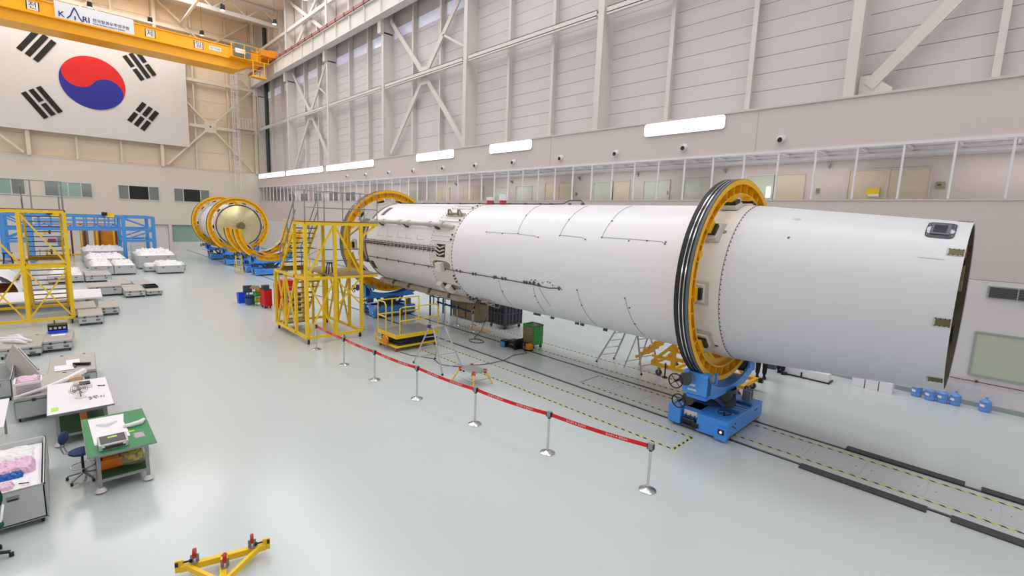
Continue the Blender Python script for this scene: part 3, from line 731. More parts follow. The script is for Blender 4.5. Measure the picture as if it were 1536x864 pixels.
# cable tray
for k in range(7):
    a = 174.2+k*0.75
    MB().tube([rc(-20.3, a, 1.90+0.02*(k % 3)), rc(-17.0, a+0.3*math.sin(k), 1.90), rc(-14.7, a-0.2, 1.90)], 0.014+0.006*(k % 2), 6).build('cable', ['dark_line', 'pipe_grey', 'dark_grey'][k % 3], rk)
x = -20.1
while x < -14.8:
    padbox(x, 176.6, 1.856, 0.03, 0.24, 0.07, 'pipe_grey', 'cable_clamp'); padbox(x+0.09, 178.3, 1.856, 0.05, 0.04, 0.08, 'dark_grey', 'cable_clip'); x += 0.3
# brown seams above the tray
for x in (-19.3, -18.5, -17.7, -17.0, -16.2):
    patch('paint_seam', 'pipe_beige', x, x+0.02, 160, 167, 1.851, 1.853); patch('paint_seam', 'pipe_beige', x, x+0.5, 167, 167.5, 1.851, 1.853)
# long cable with clips along the side
ra = 198.0
rw = MB().tube([rc(-20.2, ra, 1.872), rc(-15, ra, 1.872), rc(-10.0, ra+0.6, 1.872), rc(-9.6, ra+1.2, 1.872), rc(-9.2, ra+1.6, 1.872), rc(-8.8, ra, 1.872)], 0.016, 8).build('side_cable', 'dark_line', rk)
rnd = random.Random(5)
for x in (-19.4, -18.6, -17.6, -16.4, -15.4, -14.3, -13.6, -13.4, -12.7, -12.55, -11.6, -11.5, -11.2, -11.05, -10.2, -10.1, -9.95, -9.8, -9.6, -8.8):
    padbox(x, ra+rnd.uniform(-0.5, 0.5), 1.855, 0.05, 0.09, 0.03, 'dark_line', 'cable_clip')
    if x > -13.5: MB().tube([rc(x, ra-2, 1.856), rc(x+0.06, ra-0.5, 1.87), rc(x+0.1, ra+1.5, 1.856)], 0.008, 5).build('clip_loop', 'dark_line', rk)
for i in range(10): padbox(rnd.uniform(-9.9, -9.0), ra+rnd.uniform(-5, -1.5), 1.852, 0.03, 0.03, 0.02, rnd.choice(['dark_line', 'red_white', 'pipe_grey']), 'stud')
def wire(pts, nm='sensor_wire', r=0.0042):
    MB().tube([rc(x, a, 1.857) for x, a in pts], r, 5).build(nm, 'dark_line', rk)
def arcw(x0, a0, x1, a1, n=7): return [(x0+(x1-x0)*i/n, a0+(a1-a0)*i/n) for i in range(n+1)]
wire(arcw(-10.98, 100, -10.72, 151)); wire([(-12.2, 151.9), (-10.7, 151.6), (-9.95, 152.6), (-9.8, 154)])
wire(arcw(-8.98, 103, -9.0, 150)); wire([(-9.0, 150.1), (-8.2, 150.8), (-8.05, 152.5)])
wire(arcw(-7.5, 100, -7.55, 149.4)); wire([(-7.55, 149.4), (-6.6, 149.5), (-5.8, 149.8), (-5.69, 151.5)])
for x, a in ((-12.2, 151.9), (-11.4, 152.6), (-9.8, 153.6), (-10.7, 151), (-10.85, 128), (-9.0, 150.5), (-8.05, 152.5), (-9.0, 132), (-7.55, 149.6), (-7.5, 132), (-6.7, 151), (-6.2, 149.8), (-5.7, 151.6), (-5.7, 150), (-11.4, 214), (-9.9, 212), (-9.9, 220), (-8.14, 197), (-8.1, 212), (-6.6, 197), (-6.5, 205), (-6.5, 222)):
    padbox(x, a, 1.852, 0.035, 0.03, 0.016, 'dark_line', 'sensor_pad')
wire(arcw(-11.41, 200.6, -11.5, 236)); wire(arcw(-9.85, 201, -9.94, 236)); wire(arcw(-9.6, 201, -9.4, 222)); wire(arcw(-8.13, 197, -8.03, 242)); wire(arcw(-6.59, 197, -6.45, 240))
# cable on the crown
MB().tube([rc(-20.2, 93, 1.875), rc(-10.6, 93, 1.875), rc(-10.2, 93, 1.89), rc(-9.95, 93, 1.99), rc(-9.5, 93, 1.99), rc(-9.35, 93, 1.87)], 0.02, 8).build('crown_cable', 'dark_line', rk)
for i, x in enumerate((-19.3, -18.2, -17.2, -16.4, -15.6, -14.4, -13.6, -13.2, -12.7, -11.9, -11.2, -10.7, -9.9, -9.4)): padbox(x, 94.5, 1.855, 0.08, 0.06, 0.05, 'dark_line', 'cable_clip')
# lower side clips
for x, a in ((-10.9, 256), (-10.7, 255), (-10.1, 255), (-9.0, 252), (-8.8, 252), (-7.9, 250)): padbox(x, a, 1.855, 0.12, 0.06, 0.07, 'dark_grey', 'cable_clip')
# fittings on the interstage
cov = oval_patch('vent_plate', 'dark_grey', -0.90, 117.3, 0.20, 10.2, RR, 0.012, None, coneR, 6.0)
patch('vent_recess', 'tread_grey', -1.04, -0.77, 109.5, 124, RR+0.012, RR+0.016, cov, 6, coneR)
patch('vent_opening', 'black_plastic', -1.0, -0.82, 112, 122, RR+0.016, RR+0.019, cov, 6, coneR)
for x in (-1.07, -0.73):
    for a in range(109, 127, 4): patch('vent_screws', 'pipe_grey', x-0.007, x+0.007, a-0.25, a+0.25, RR+0.012, RR+0.017, cov, 1, coneR)
for a, da in ((138.5, 2.2), (183.5, 2.2), (228.5, 2.4), (93, 2.2), (48, 2.2)):
    nt_ = patch('edge_notch', 'pipe_grey', -0.75, -0.53, a-da-0.5, a+da+0.5, RR+0.001, RR+0.006, None, 4, coneR)
    patch('notch_opening', 'primer_green', -0.72, -0.53, a-da, a+da, RR+0.006, RR+0.009, nt_, 4, coneR)
    for x in (-0.72, -0.66, -0.6, -0.54):
        for s in (-1, 1): patch('notch_screw', 'black_plastic', x-0.008, x+0.008, a+s*da-0.35, a+s*da+0.35, RR+0.009, RR+0.013, nt_, 1, coneR)
oval_patch('small_port', 'pipe_grey', -3.17, 119.7, 0.09, 1.6, RR, 0.006, None, coneR, 2)
oval_patch('small_port', 'dark_line', -3.15, 139, 0.025, 1.0, RR, 0.006, None, coneR, 2)
oval_patch('slot_port', 'hatch_olive', -4.44, 139, 0.07, 1.4, 1.862, 0.006, None, None, 3)
oval_patch('slot_port', 'dark_grey', -4.44, 228, 0.07, 1.0, 1.862, 0.006, None, None, 3)
patch('paint_seam', 'pipe_grey', -1.1, -0.75, 144.4, 144.8, RR+0.001, RR+0.003, None, 1, coneR)
# engine bay behind the skirt
MB().lathe([(1.78, -20.45), (1.70, -20.5), (1.66, -20.8), (1.62, -20.85), (1.62, -21.1), (1.2, -21.12), (0.01, -21.12)], C, 'X', 64).build('engine_bay_frame', 'pipe_beige', rk, smooth=True)
MB().lathe([(1.86, -20.42), (1.86, -20.30)], C, 'X', 64).build('skirt_edge', 'dark_line', rk)
for a in range(0, 360, 30): padbox(-20.95, a, 1.6, 0.2, 0.16, 0.14, 'dark_grey' if a % 60 else 'pipe_grey', 'frame_bracket')
patch('dark_marking', 'black_plastic', -19.9, -19.6, 118, 136, 1.852, 1.858); patch('dark_marking', 'black_plastic', -20.25, -19.95, 205, 218, 1.852, 1.858)  # black patches on the skirt near the engine end
for dy, dz in ((0.62, 0.62), (-0.62, 0.62), (0.62, -0.62), (-0.62, -0.62)):
    MB().lathe([(0.22, 0), (0.25, -0.3), (0.36, -0.8), (0.48, -1.5), (0.46, -1.5), (0.2, -0.2)], (-21.1, AY+dy, AZ+dz), 'X', 24).build('engine_nozzle', 'dark_grey', rk, smooth=True)
# red and white caps standing on the crown
for i, (x, w_) in enumerate(((-13.75, 0.22), (-13.05, 0.2))):
    y = 12.9
    o = thing('vent_cap', ['red and white bucket shaped cap, the left one on top of the rocket', 'red and white bucket shaped cap, the right one on top of the rocket'][i], 'cap', (x, AY-0.15, AZ+1.84), 'red and white caps on the rocket')
    MB().lathe([(0.001, 0), (w_*0.62, 0), (w_*0.62, 0.14)], (x, AY-0.15, AZ+1.85), 'Z', 16).build('red_base', 'red_white', o, smooth=True)
    MB().lathe([(w_*0.66, 0.14), (w_*0.76, 0.24+0.1*i), (0.001, 0.26+0.1*i)], (x, AY-0.15, AZ+1.85), 'Z', 16).build('white_top', 'rocket_white', o, smooth=True)
# ================================================================ handling rings
def make_ring(half=False, pads=True):
    a0, a1, n = (PI, 2*PI, 60) if half else (0, 2*PI, 120)
    t = thing('handling_ring', 'x', 'ring', (0, 0, 0))
    c = (0, 0, AZ)
    def L(prof, name, mn): return MB().lathe(prof, c, 'X', n, a0, a1).build(name, mn, t, smooth=True, world=False)
    L([(2.40, -0.165), (2.485, -0.165), (2.485, -0.075), (2.47, -0.07), (2.47, 0.07), (2.485, 0.075), (2.485, 0.165), (2.40, 0.165)], 'tread', 'black_rubber')
    L([(2.488, -0.055), (2.488, -0.03)], 'tread_line', 'chrome'); L([(2.488, 0.03), (2.488, 0.055)], 'tread_line', 'chrome')
    L([(2.4885, 0.1), (2.4885, 0.16)], 'tread_band', 'tread_grey')
    L([(2.48, 0.168), (2.36, 0.168), (2.36, 0.15), (2.40, 0.15), (2.40, -0.15), (2.36, -0.15), (2.36, -0.168), (2.48, -0.168)], 'outer_flange', 'yellow_ring')
    L([(2.40, 0.012), (2.14, 0.012)], 'web', 'yellow_ring'); L([(2.14, -0.012), (2.40, -0.012)], 'web', 'yellow_ring')
    if half:
        for s_ in (0.012, -0.012): MB().lathe([(2.15, s_), (1.92, s_)], c, 'X', n, PI, 2*PI).build('lower_web', 'yellow_ring', t, smooth=True, world=False)
        MB().lathe([(1.93, -0.1), (1.91, -0.1), (1.91, 0.1), (1.93, 0.1)], c, 'X', n, PI, 2*PI).build('lower_flange', 'yellow_ring', t, smooth=True, world=False)
    else:
        for s_ in (0.012, -0.012): MB().lathe([(2.15, s_), (1.96, s_)], c, 'X', 60, PI*1.08, PI*1.92).build('lower_web', 'yellow_ring', t, smooth=True, world=False)
    L([(2.16, -0.13), (2.12, -0.13), (2.12, 0.13), (2.16, 0.13)], 'inner_flange', 'yellow_ring')
    for i in range(0, 36):
        a = i*10+5
        if half and not 180 <= a <= 360: continue
        a = math.radians(a); e = Vector((0, math.cos(a), math.sin(a)))
        for s in (-1, 1):
            MB().bar(Vector((s*0.075, 0, AZ))+e*2.14, Vector((s*0.075, 0, AZ))+e*2.41, 0.014, 0.12, up=(1, 0, 0)).build('rib', 'yellow_ring', t, world=False)
    if half:
        for s in (-1, 1):
            MB().box(-0.17, 0.17, s*2.14 if s > 0 else -2.48, 2.48 if s > 0 else -2.14, AZ-0.02, AZ).build('end_plate', 'yellow_ring', t, world=False)
    if pads:
        for a in ((105, 75, 140, 40, 184, -4, 222, -42) if not half else (222, -42, 250, 290)):
            ar = math.radians(a); e = Vector((0, math.cos(ar), math.sin(ar))); tt = Vector((0, -e.z, e.y)); o_ = Vector((0, 0, AZ))
            def blk(r0, r1, hw, x0, x1, nm, mn):
                vs = [o_+Vector((x, 0, 0))+e*r+tt*s*hw for x in (x0, x1) for s in (-1, 1) for r in (r0, r1)]
                return MB().add(vs, [(0, 1, 3, 2), (4, 6, 7, 5), (0, 4, 5, 1), (2, 3, 7, 6), (0, 2, 6, 4), (1, 5, 7, 3)]).build(nm, mn, t, world=False)
            blk(2.02, 2.15, 0.15, -0.05, 0.15, 'pad_bracket', 'yellow_ring'); blk(1.93, 2.03, 0.13, -0.06, 0.22, 'rubber_pad', 'black_plastic')
            blk(1.865, 1.94, 0.2, -0.08, 0.24, 'pad_shoe', 'rocket_band'); blk(1.86, 1.88, 0.26, -0.12, 0.32, 'pad_plate', 'pipe_grey')
        for a in ((160, 20) if not half else ()):
            ar = math.radians(a); e = Vector((0, math.cos(ar), math.sin(ar)))
            MB().cyl(o_v(e, 2.10, -0.12), 0.1, 0.24, 'X', 16).build('lifting_lug', 'yellow_ring', t, world=False)
    return t
def o_v(e, r, x): v = Vector((0, 0, AZ))+e*r; return (x, v.y, v.z)
RG = 'yellow handling rings on the blue dollies'
ring = make_ring(); ring.location = (-4.765, AY, 0); ring['label'] = 'large yellow ring with black striped tread around the right part of the rocket'; ring['group'] = RG
dup(ring, (-21.5, AY, 0), 0, 'large yellow ring around the left engine end of the rocket', RG)
dup(ring, (-48.2, AY, -0.16), 0, 'full yellow ring encircling the gold dome in the background', RG)
dup(ring, (-54.2, AY, 0), 0, 'full yellow ring farthest back, left of and behind the gold dome', RG)
hring = make_ring(True, True); hring.location = (-39.9, AY, -0.16); hring['label'] = 'lower half of a yellow ring, the front one before the gold dome'; hring['group'] = RG
dup(hring, (-42.4, AY, -0.14), 0, 'lower half of a yellow ring, the rear one before the gold dome', RG)
# ================================================================ ring dollies
def make_dolly():
    t = thing('ring_dolly', 'x', 'dolly', (0, 0, 0))
    def b(name, mn, *bx, **k): return B(name, mn, t, *bx, **k)
    # base 1.5 long (x), 2.2 wide (y)
    b('base', 'blue_paint', (-0.42, 0.75, -1.0, 1.06, 0.10, 0.50), (-0.42, -0.02, -0.9, 1.06, 0.1, 0.5), bevel=0.012)
    b('battery_box', 'blue_paint', (-0.75, -0.42, -1.14, 1.06, 0.08, 0.52), bevel=0.012)
    b('front_panel', 'blue_paint', (0.0, 0.75, -1.14, -1.0, 0.06, 0.50), bevel=0.01)
    o = b('corner_block', 'blue_paint', (0.48, 0.76, -1.22, -1.14, 0.05, 0.36), bevel=0.01); B('lamp_housing', 'black_plastic', o, (0.56, 0.70, -1.235, -1.22, 0.2, 0.32)); MB().cyl((0.63, -1.245, 0.26), 0.03, 0.012, 'Y', 12).build('lamp', 'small_glow', o)
    b('skirt', 'dark_grey', (-0.72, 0.72, -1.1, 1.03, 0.05, 0.10))
    b('gauge_panel', 'rocket_band', (-0.38, -0.02, -1.06, -1.02, 0.33, 0.47), bevel=0.02)
    for i in range(3): MB().tube([(-0.3+0.11*i, -1.06, 0.38), (-0.3+0.11*i, -1.1, 0.36), (-0.3+0.11*i, -1.1, 0.28)], 0.012, 6).build('hose', 'black_rubber', t)
    MB().cyl((-0.36, -1.08, 0.22), 0.07, 0.3, 'X', 12).cyl((-0.10, -1.08, 0.17), 0.09, 0.16, 'X', 12).build('pump', 'black_plastic', t, smooth=True)
    for y in (-0.45, 0.35): b('slide_rail', 'blue_dark', (-0.4, 0.7, y, y+0.1, 0.50, 0.56))
    b('slide_rail', 'chrome', (0.2, 0.7, -0.05, 0.0, 0.5, 0.53)); b('slide_rail', 'chrome', (0.2, 0.7, 0.1, 0.15, 0.5, 0.53))
    b('bracket', 'grey_steel', (0.35, 0.55, 0.70, 0.76, 0.5, 0.78), (0.35, 0.55, 0.86, 0.92, 0.5, 0.78), (0.35, 0.55, 0.70, 0.92, 0.5, 0.58))
    MB().lathe([(0.42, 0.5), (0.42, 0.62), (0.3, 0.64), (0.3, 0.84), (0.4, 0.86), (0.4, 0.95)], (0.02, 0.0, 0), 'Z', 28).build('turntable', 'dark_grey', t, smooth=True)
    for s in (-1, 1):
        MB().bar((-0.3, s*0.3, 0.52), (0.0, s*0.75, 0.95), 0.08).bar((0.3, s*0.3, 0.52), (0.1, s*0.75, 0.95), 0.08).build('scissor_arm', 'blue_dark', t)
    # saddle: two cheek plates that follow the ring
    pts = [(-1.42, 1.06), (-1.0, 0.90), (0.9, 0.90), (1.35, 1.10), (1.62, 1.66), (1.50, 1.74)]
    for i in range(0, 13):
        a = math.radians(-56-68*i/12); pts.append((2.62*math.cos(a), AZ+2.62*math.sin(a)))
    pts.append((-1.42, 1.58))
    for nm, xa, xb in (('saddle_cheek', 0.24, 0.30), ('saddle_cheek', -0.30, -0.24)):
        MB().prism(pts, 'X', xa, xb).build(nm, 'blue_paint', t)
    b('saddle_floor', 'blue_paint', (-0.24, 0.24, -1.3, 1.3, 0.90, 0.98)); b('saddle_end', 'blue_paint', (-0.3, 0.3, -1.44, -1.2, 1.04, 1.58), bevel=0.01); b('saddle_end', 'blue_paint', (-0.3, 0.3, 1.36, 1.60, 1.12, 1.68), bevel=0.01)
    for s in (-1, 1):
        a = math.radians(-90+s*27); c = (0, 2.66*math.cos(a), AZ+2.66*math.sin(a))
        MB().cyl((-0.2, c[1], c[2]), 0.16, 0.4, 'X', 20).build('roller', 'dark_grey', t, smooth=True)
        MB().cyl((0.30, s*1.25, 1.48), 0.09, 0.05, 'X', 16).build('bearing_cap', 'grey_steel', t, smooth=True); MB().box(0.3, 0.36, s*1.05-0.03, s*1.05+0.03, 1.3, 1.58).build('bearing_lug', 'blue_paint', t)
    # gearboxes with hand wheels on the near side
    for (x, y, z) in ((-0.22, -1.62, 1.36), (-0.40, -1.0, 0.66)):
        MB().cyl((x+0.08, y-0.02, z+0.07), 0.14, 0.26, 'Y', 20).build('gearbox', 'grey_steel', t, smooth=True)
        MB().cyl((x+0.08, y-0.04, z+0.07), 0.155, 0.04, 'Y', 20).build('gear_cover', 'dark_grey', t, smooth=True)
        wh = MB().torus((x-0.1, y-0.14, z), 0.17, 0.016, 'Y', 24, 6)
        for k in range(4): a = PI/4+k*PI/2; wh.tube([(x-0.1, y-0.14, z), (x-0.1+0.17*math.cos(a), y-0.14, z+0.17*math.sin(a))], 0.01, 5)
        wh.cyl((x-0.1, y-0.16, z), 0.03, 0.2, 'Y', 8); wh.build('hand_wheel', 'black_plastic', t, smooth=True)
    wh = MB().torus((0.5, -0.78, 0.58), 0.15, 0.012, 'Z', 24, 6)
    for k in range(3): a = k*2*PI/3; wh.tube([(0.5, -0.78, 0.58), (0.5+0.15*math.cos(a), -0.78+0.15*math.sin(a), 0.58)], 0.009, 5)
    wh.cyl((0.5, -0.78, 0.5), 0.025, 0.08, 'Z', 8); wh.build('hand_wheel', 'black_plastic', t, smooth=True)
    b('name_plates', 'rocket_band', (-0.2, 0.02, -1.452, -1.44, 1.24, 1.29), (-0.16, 0.06, -1.452, -1.44, 1.13, 1.17))
    for yy, zz in ((-0.85, 0.33), (-0.72, 0.37), (-0.72, 0.26), (0.55, 0.38), (0.68, 0.38)): MB().cyl((0.75, yy, zz), 0.022, 0.012, 'X', 8).build('socket', 'black_plastic', t)
    for x in (-0.6, 0.6):
        for y in (-0.83, 0.81): MB().cyl((x, y-0.05, 0.085), 0.085, 0.1, 'Y', 14).build('wheel', 'black_rubber', t, smooth=True)
    return t
DG = 'blue dollies under the yellow rings'
dolly = make_dolly(); dolly.location = (-4.75, AY, 0); dolly['label'] = 'blue rail dolly with hand wheels under the right ring'; dolly['group'] = DG
for x, lab in ((-21.5, 'blue rail dolly under the ring at the rocket engine end, behind the yellow work stand'), (-39.9, 'blue rail dolly under the nearest half ring before the gold dome'), (-42.4, 'blue rail dolly under the rear half ring before the gold dome'), (-48.2, 'blue rail dolly under the ring of the gold dome'), (-54.2, 'blue rail dolly farthest back on the track')):
    dup(dolly, (x, AY, 0), 0, lab, DG)
# tank section with the gold dome in the far rings
ts = thing('domed_tank', 'white tank section with a shiny gold dome end, seen through the far ring', 'tank', (-51, AY, 0), None)
CF = (0, AY, AZ-0.16)
MB().lathe([(1.82, -54.6), (1.84, -54.5), (1.84, -48.0), (1.80, -47.95)], CF, 'X', 64).build('shell', 'rocket_white', ts, smooth=True)
MB().lathe([(1.80, -47.97), (1.84, -47.97), (1.84, -47.9), (1.78, -47.9)], CF, 'X', 64).build('rim', 'dark_grey', ts, smooth=True)
MB().lathe([(1.80, -47.95), (1.5, -47.78), (1.0, -47.62), (0.4, -47.52), (0.001, -47.5)], CF, 'X', 64).build('dome', 'gold_dome', ts, smooth=True)
MB().lathe([(0.36, -47.52), (0.36, -47.42), (0.3, -47.40), (0.3, -47.46), (0.12, -47.46), (0.12, -47.36), (0.001, -47.36)], CF, 'X', 32).build('hub', 'gold_hub', ts, smooth=True)
for k in range(12):
    a = 2*PI*k/12; MB().bar((-47.50, AY+0.4*math.cos(a), AZ-0.16+0.4*math.sin(a)), (-47.88, AY+1.74*math.cos(a), AZ-0.16+1.74*math.sin(a)), 0.012, 0.02).build('gore_seam', 'gold_hub', ts)
# ================================================================ yellow work stands
def caster(t, x, y, r=0.09, mn='black_rubber', fork='grey_steel'):
    c = MB().cyl((x, y-0.025, r), r, 0.05, 'Y', 16).build('caster_wheel', mn, t, smooth=True)
    MB().box(x-0.02, x+0.03, y-0.04, y-0.03, r*0.8, r*2.3).box(x-0.02, x+0.03, y+0.03, y+0.04, r*0.8, r*2.3).box(x-0.04, x+0.05, y-0.045, y+0.045, r*2.2, r*2.4).build('caster_fork', fork, c)
def work_stand(t, xf, xb, ys, zd, zt, stair, yc=None, xu=None, P='yellow_paint', low_rail=True):
    """xf front plane, xb back plane, ys post rows, zd and zt the two deck heights, stair = (y0,y1) of the stair flight"""
    w = 0.10; zb = 0.26; xu = xu if xu is not None else xf-1.1; ym, yM = min(ys), max(ys); ye = yc if yc is not None else yM
    def bm(p, q, name='beam', ww=w): MB().bar(p, q, ww).build(name, P, t)
    for y in ys:
        bm((xf, y, zb), (xf, y, zt), 'post', 0.115); bm((xu, y, zb), (xu, y, zt), 'post')
        bm((xb, y, zb), (xb, y, zd), 'post')
        if xf-xb > 2.4: bm(((xb+xu)/2, y, zb), ((xb+xu)/2, y, zd), 'post', 0.08)
    for x in (xf, xb):
        bm((x, ym, zb), (x, yM, zb)); 
    for y in (ym, yM): bm((xf, y, zb), (xb, y, zb)); bm((xf, y, zd), (xb, y, zd))
    for x in (xf, xu): bm((x, ym, zd), (x, ye, zd)); bm((x, ym, zt), (x, ye, zt), 'beam', 0.12)
    bm((xb, ym, zd), (xb, yM, zd))
    for y in (ym, yM, ye): bm((xf, y, zt), (xu, y, zt))
    B('deck', 'brown_board', t, (xb+0.9, xf+0.05, stair[1] if stair[1] < yM else ym, ye, zd+0.055, zd+0.085)); B('deck', 'brown_rail', t, (xu-0.05, xf+0.06, ym-0.03, ye+0.03, zt+0.06, zt+0.085))
    B('deck', 'brown_board', t, (xb, xb+0.9, ym, yM, zd+0.055, zd+0.085)); B('step_board', 'brown_board', t, (xb+0.1, xb+0.8, ym+0.1, ym+0.9, zb+0.05, zb+0.08))
    # braces of the front face
    for i in range(len(ys)-1):
        y0, y1 = ys[i]+0.05, ys[i+1]-0.05
        if i % 2 == 0:
            bm((xf, y0, zd+0.1), (xf, y1, zt-0.1), 'brace', 0.06) if len(ys) > 2 and not stair[2] else bm((xf, y0, zt-0.1), (xf, y1, zd+0.1), 'brace', 0.06)
            bm((xf, y0, zb+0.1), (xf, y1, zd-0.1), 'brace', 0.05); bm((xf+0.03, y0, zd-0.1), (xf+0.03, y1, zb+0.1), 'brace', 0.05)
        else:
            bm((xf, y0, zt-0.1), (xf, y1, zd+0.1), 'brace', 0.06)
            zz = (zb+zd)/2 if not stair[2] else zb
            bm((xf, y0, zz), (xf, y1, zd-0.1), 'brace', 0.05); bm((xf+0.03, y0, zd-0.1), (xf+0.03, y1, zz), 'brace', 0.05)
    for y in (ym, yM):   # side braces
        bm((xb+0.2, y, zb), ((xb+xu)/2, y, zd), 'brace', 0.06); bm(((xb+xu)/2, y, zb), (xb+0.3, y, zd), 'brace', 0.06); bm(((xb+xu)/2, y, zb), (xu, y, zd), 'brace', 0.06); bm((xu, y, zb), ((xb+xu)/2, y, zd), 'brace', 0.06)
    if ye > yM: bm((xf, yM, zt-0.5), (xf, ye-0.1, zt-0.05), 'brace', 0.07); bm((xu, yM, zt-0.5), (xu, ye-0.1, zt-0.05), 'brace', 0.07)
    # stairs: upper flight rises from the lower deck to the upper one, lower flight below it
    y0, y1 = stair[0], stair[1]
    for (xa, za, xc, zc, n) in ((xb+0.45, zd, xu-0.02, zt, 9), (xb+0.5, zb, xu+0.2, zd, 8)):
        for y in (y0, y1): bm((xa, y, za), (xc, y, zc), 'stringer', 0.07)
        for k in range(1, n+1):
            f = k/(n+1.0); x = xa+(xc-xa)*f; z = za+(zc-za)*f
            MB().box(x-0.11, x+0.11, y0+0.03, y1-0.03, z-0.015, z+0.015).build('tread', 'brown_board' if za < 1 else 'grating_dark', t)
    bm((xb+0.45, y0, zd+0.1), (xb+0.45, y1, zd+0.1), 'kick_plate', 0.16)
    # handrails (grey tube)
    def rail(pts, nm='handrail', r=0.022): MB().tube(pts, r, 6).build(nm, 'grey_steel', t)
    h = 1.2; yl = ym
    rail([(xu, yl, zt+0.1), (xu, yl, zt+h), (xf, yl, zt+h+0.02), (xf, yl+0.05, zt+h), (xf, ye, zt+h), (xf, ye, zt+0.1)])
    for y in [yl+(ye-yl)*k/4 for k in range(1, 4)]: rail([(xf, y, zt+0.1), (xf, y, zt+h)], 'baluster')
    rail([(xf, yl, zt+0.6), (xf, ye, zt+0.6)]); rail([(xf, yl, zt+0.1), (xf, yl, zt+h)], 'baluster')
    rail([(xu, y1, zt+0.1), (xu, y1, zt+h), (xu, ye, zt+h), (xu, ye, zt+0.1)]); rail([(xu, y1, zt+0.6), (xu, ye, zt+0.6)])
    for y in (y0, y1):
        rail([(xb+0.45, y, zd+0.1), (xb+0.45, y, zd+1.0), (xu, y, zt+1.0)]); rail([(xb+0.45, y, zd+0.5), (xu, y, zt+0.5)]); rail([((xb+0.45+xu)/2, y, (zd+zt)/2), ((xb+0.45+xu)/2, y, (zd+zt)/2+1.0)], 'baluster')
    for z in (zd+0.55, zd+1.0): rail([(xu, y1, z), (xu, ye, z)])
    for x in (xf-0.05, xb+0.1):
        for y in (ym+0.05, yM-0.05): caster(t, x, y, 0.085)
    for x, y in ((xu, ye if ye > yM else yM), (xf-0.3, yM-0.5)):
        MB().tube([(x, y-0.1, zb), (x, y-0.1, 0.02)], 0.02, 6).cyl((x, y-0.1, 0.0), 0.07, 0.02, 'Z', 12).build('jack_foot', 'dark_grey', t)
st = thing('work_stand', 'tall yellow two level work stand with stairs at the engine end of the rocket', 'work stand', (-19.5, 7.8, 0), 'yellow wheeled work stands')
work_stand(st, -17.9, -21.3, [6.68, 7.78, 8.85], 2.5, 4.55, (6.75, 7.6, False), 9.55)
st = thing('work_stand', 'tall yellow two level work stand at the left edge behind the aluminium cases', 'work stand', (-28.5, -1, 0), 'yellow wheeled work stands')
work_stand(st, -26.7, -30.2, [-3.2, -2.2, -0.92, 0.4], 2.4, 4.6, (-0.8, 0.3, True), None)
# blue stools standing on the decks
def stool(name_lab, x, y, z):
    t = thing('plastic_stool', name_lab, 'stool', (x, y, z), 'blue stools on the work stands')
    MB().cyl((x, y, z+0.40), 0.15, 0.04, 'Z', 16).build('seat', 'logo_navy', t)
    for i in range(4):
        a = PI/4+i*PI/2; MB().bar((x+0.12*math.cos(a), y+0.12*math.sin(a), z+0.4), (x+0.19*math.cos(a), y+0.19*math.sin(a), z), 0.035).build('leg', 'logo_navy', t)
stool('navy plastic stool on the middle deck of the stand beside the rocket', -18.6, 7.9, 2.59)
stool('navy plastic stool on the middle deck of the stand at the left edge', -27.6, -1.35, 2.49)
# ================================================================ scissor lift
t = thing('scissor_lift', 'low yellow scissor lift table with guard rails behind the red belt', 'lift', (-15.7, 9.65, 0))
x0, x1, y0, y1 = -16.4, -15.05, 8.78, 10.6
B('platform', 'grey_steel', t, (x0, x1, y0, y1, 0.60, 0.64)); B('platform_edge', 'yellow_paint', t, (x0-0.02, x1+0.02, y0-0.02, y0, 0.5, 0.65), (x0-0.02, x1+0.02, y1, y1+0.02, 0.5, 0.65), (x1, x1+0.02, y0, y1, 0.5, 0.65), (x0-0.02, x0, y0, y1, 0.5, 0.65))
for k in range(3): B('bellows', 'black_rubber', t, (x0+0.08, x1-0.02, y0+0.1, y1-0.1, 0.24+k*0.09, 0.31+k*0.09))
B('bellows_core', 'black_plastic', t, (x0+0.15, x1-0.06, y0+0.15, y1-0.15, 0.22, 0.52))
B('chassis', 'yellow_paint', t, (x0, x1, y0, y1, 0.15, 0.22))
mb = MB(); mb.bar((x0, y0-0.1, 0.2), (x0, y0-0.1, 0.52), 0.04); mb.bar((x0+0.6, y0-0.1, 0.2), (x0+0.6, y0-0.1, 0.5), 0.05); mb.bar((x0, y0-0.1, 0.35), (x0+0.6, y0-0.1, 0.35), 0.04); mb.bar((x0, y0-0.1, 0.2), (x0+0.6, y0-0.1, 0.2), 0.04); mb.build('end_guard', 'yellow_paint', t)
MB().cyl((x0+0.75, y0-0.14, 0.36), 0.17, 0.08, 'Y', 20).build('hose_reel', 'orange_yellow', t, smooth=True)
def yr(pts, nm): MB().tube(pts, 0.024, 8).build(nm, 'yellow_paint', t)
zt = 1.75
yr([(x0, y0, 0.64), (x0, y0, zt-0.1), (x0+0.1, y0, zt), (x0+0.5, y0, zt), (x0+0.6, y0, zt-0.12), (x0+0.6, y0, 0.64)], 'guard_rail'); yr([(x0, y0, 1.2), (x0+0.6, y0, 1.2)], 'guard_rail')
yr([(x0, y0, zt), (x0, y1, zt), (x0, y1, 0.64)], 'guard_rail'); yr([(x0, y0, 1.2), (x0, y1, 1.2)], 'guard_rail')
for y in (y0+0.6, y0+1.2): yr([(x0, y, 0.64), (x0, y, zt)], 'guard_post')
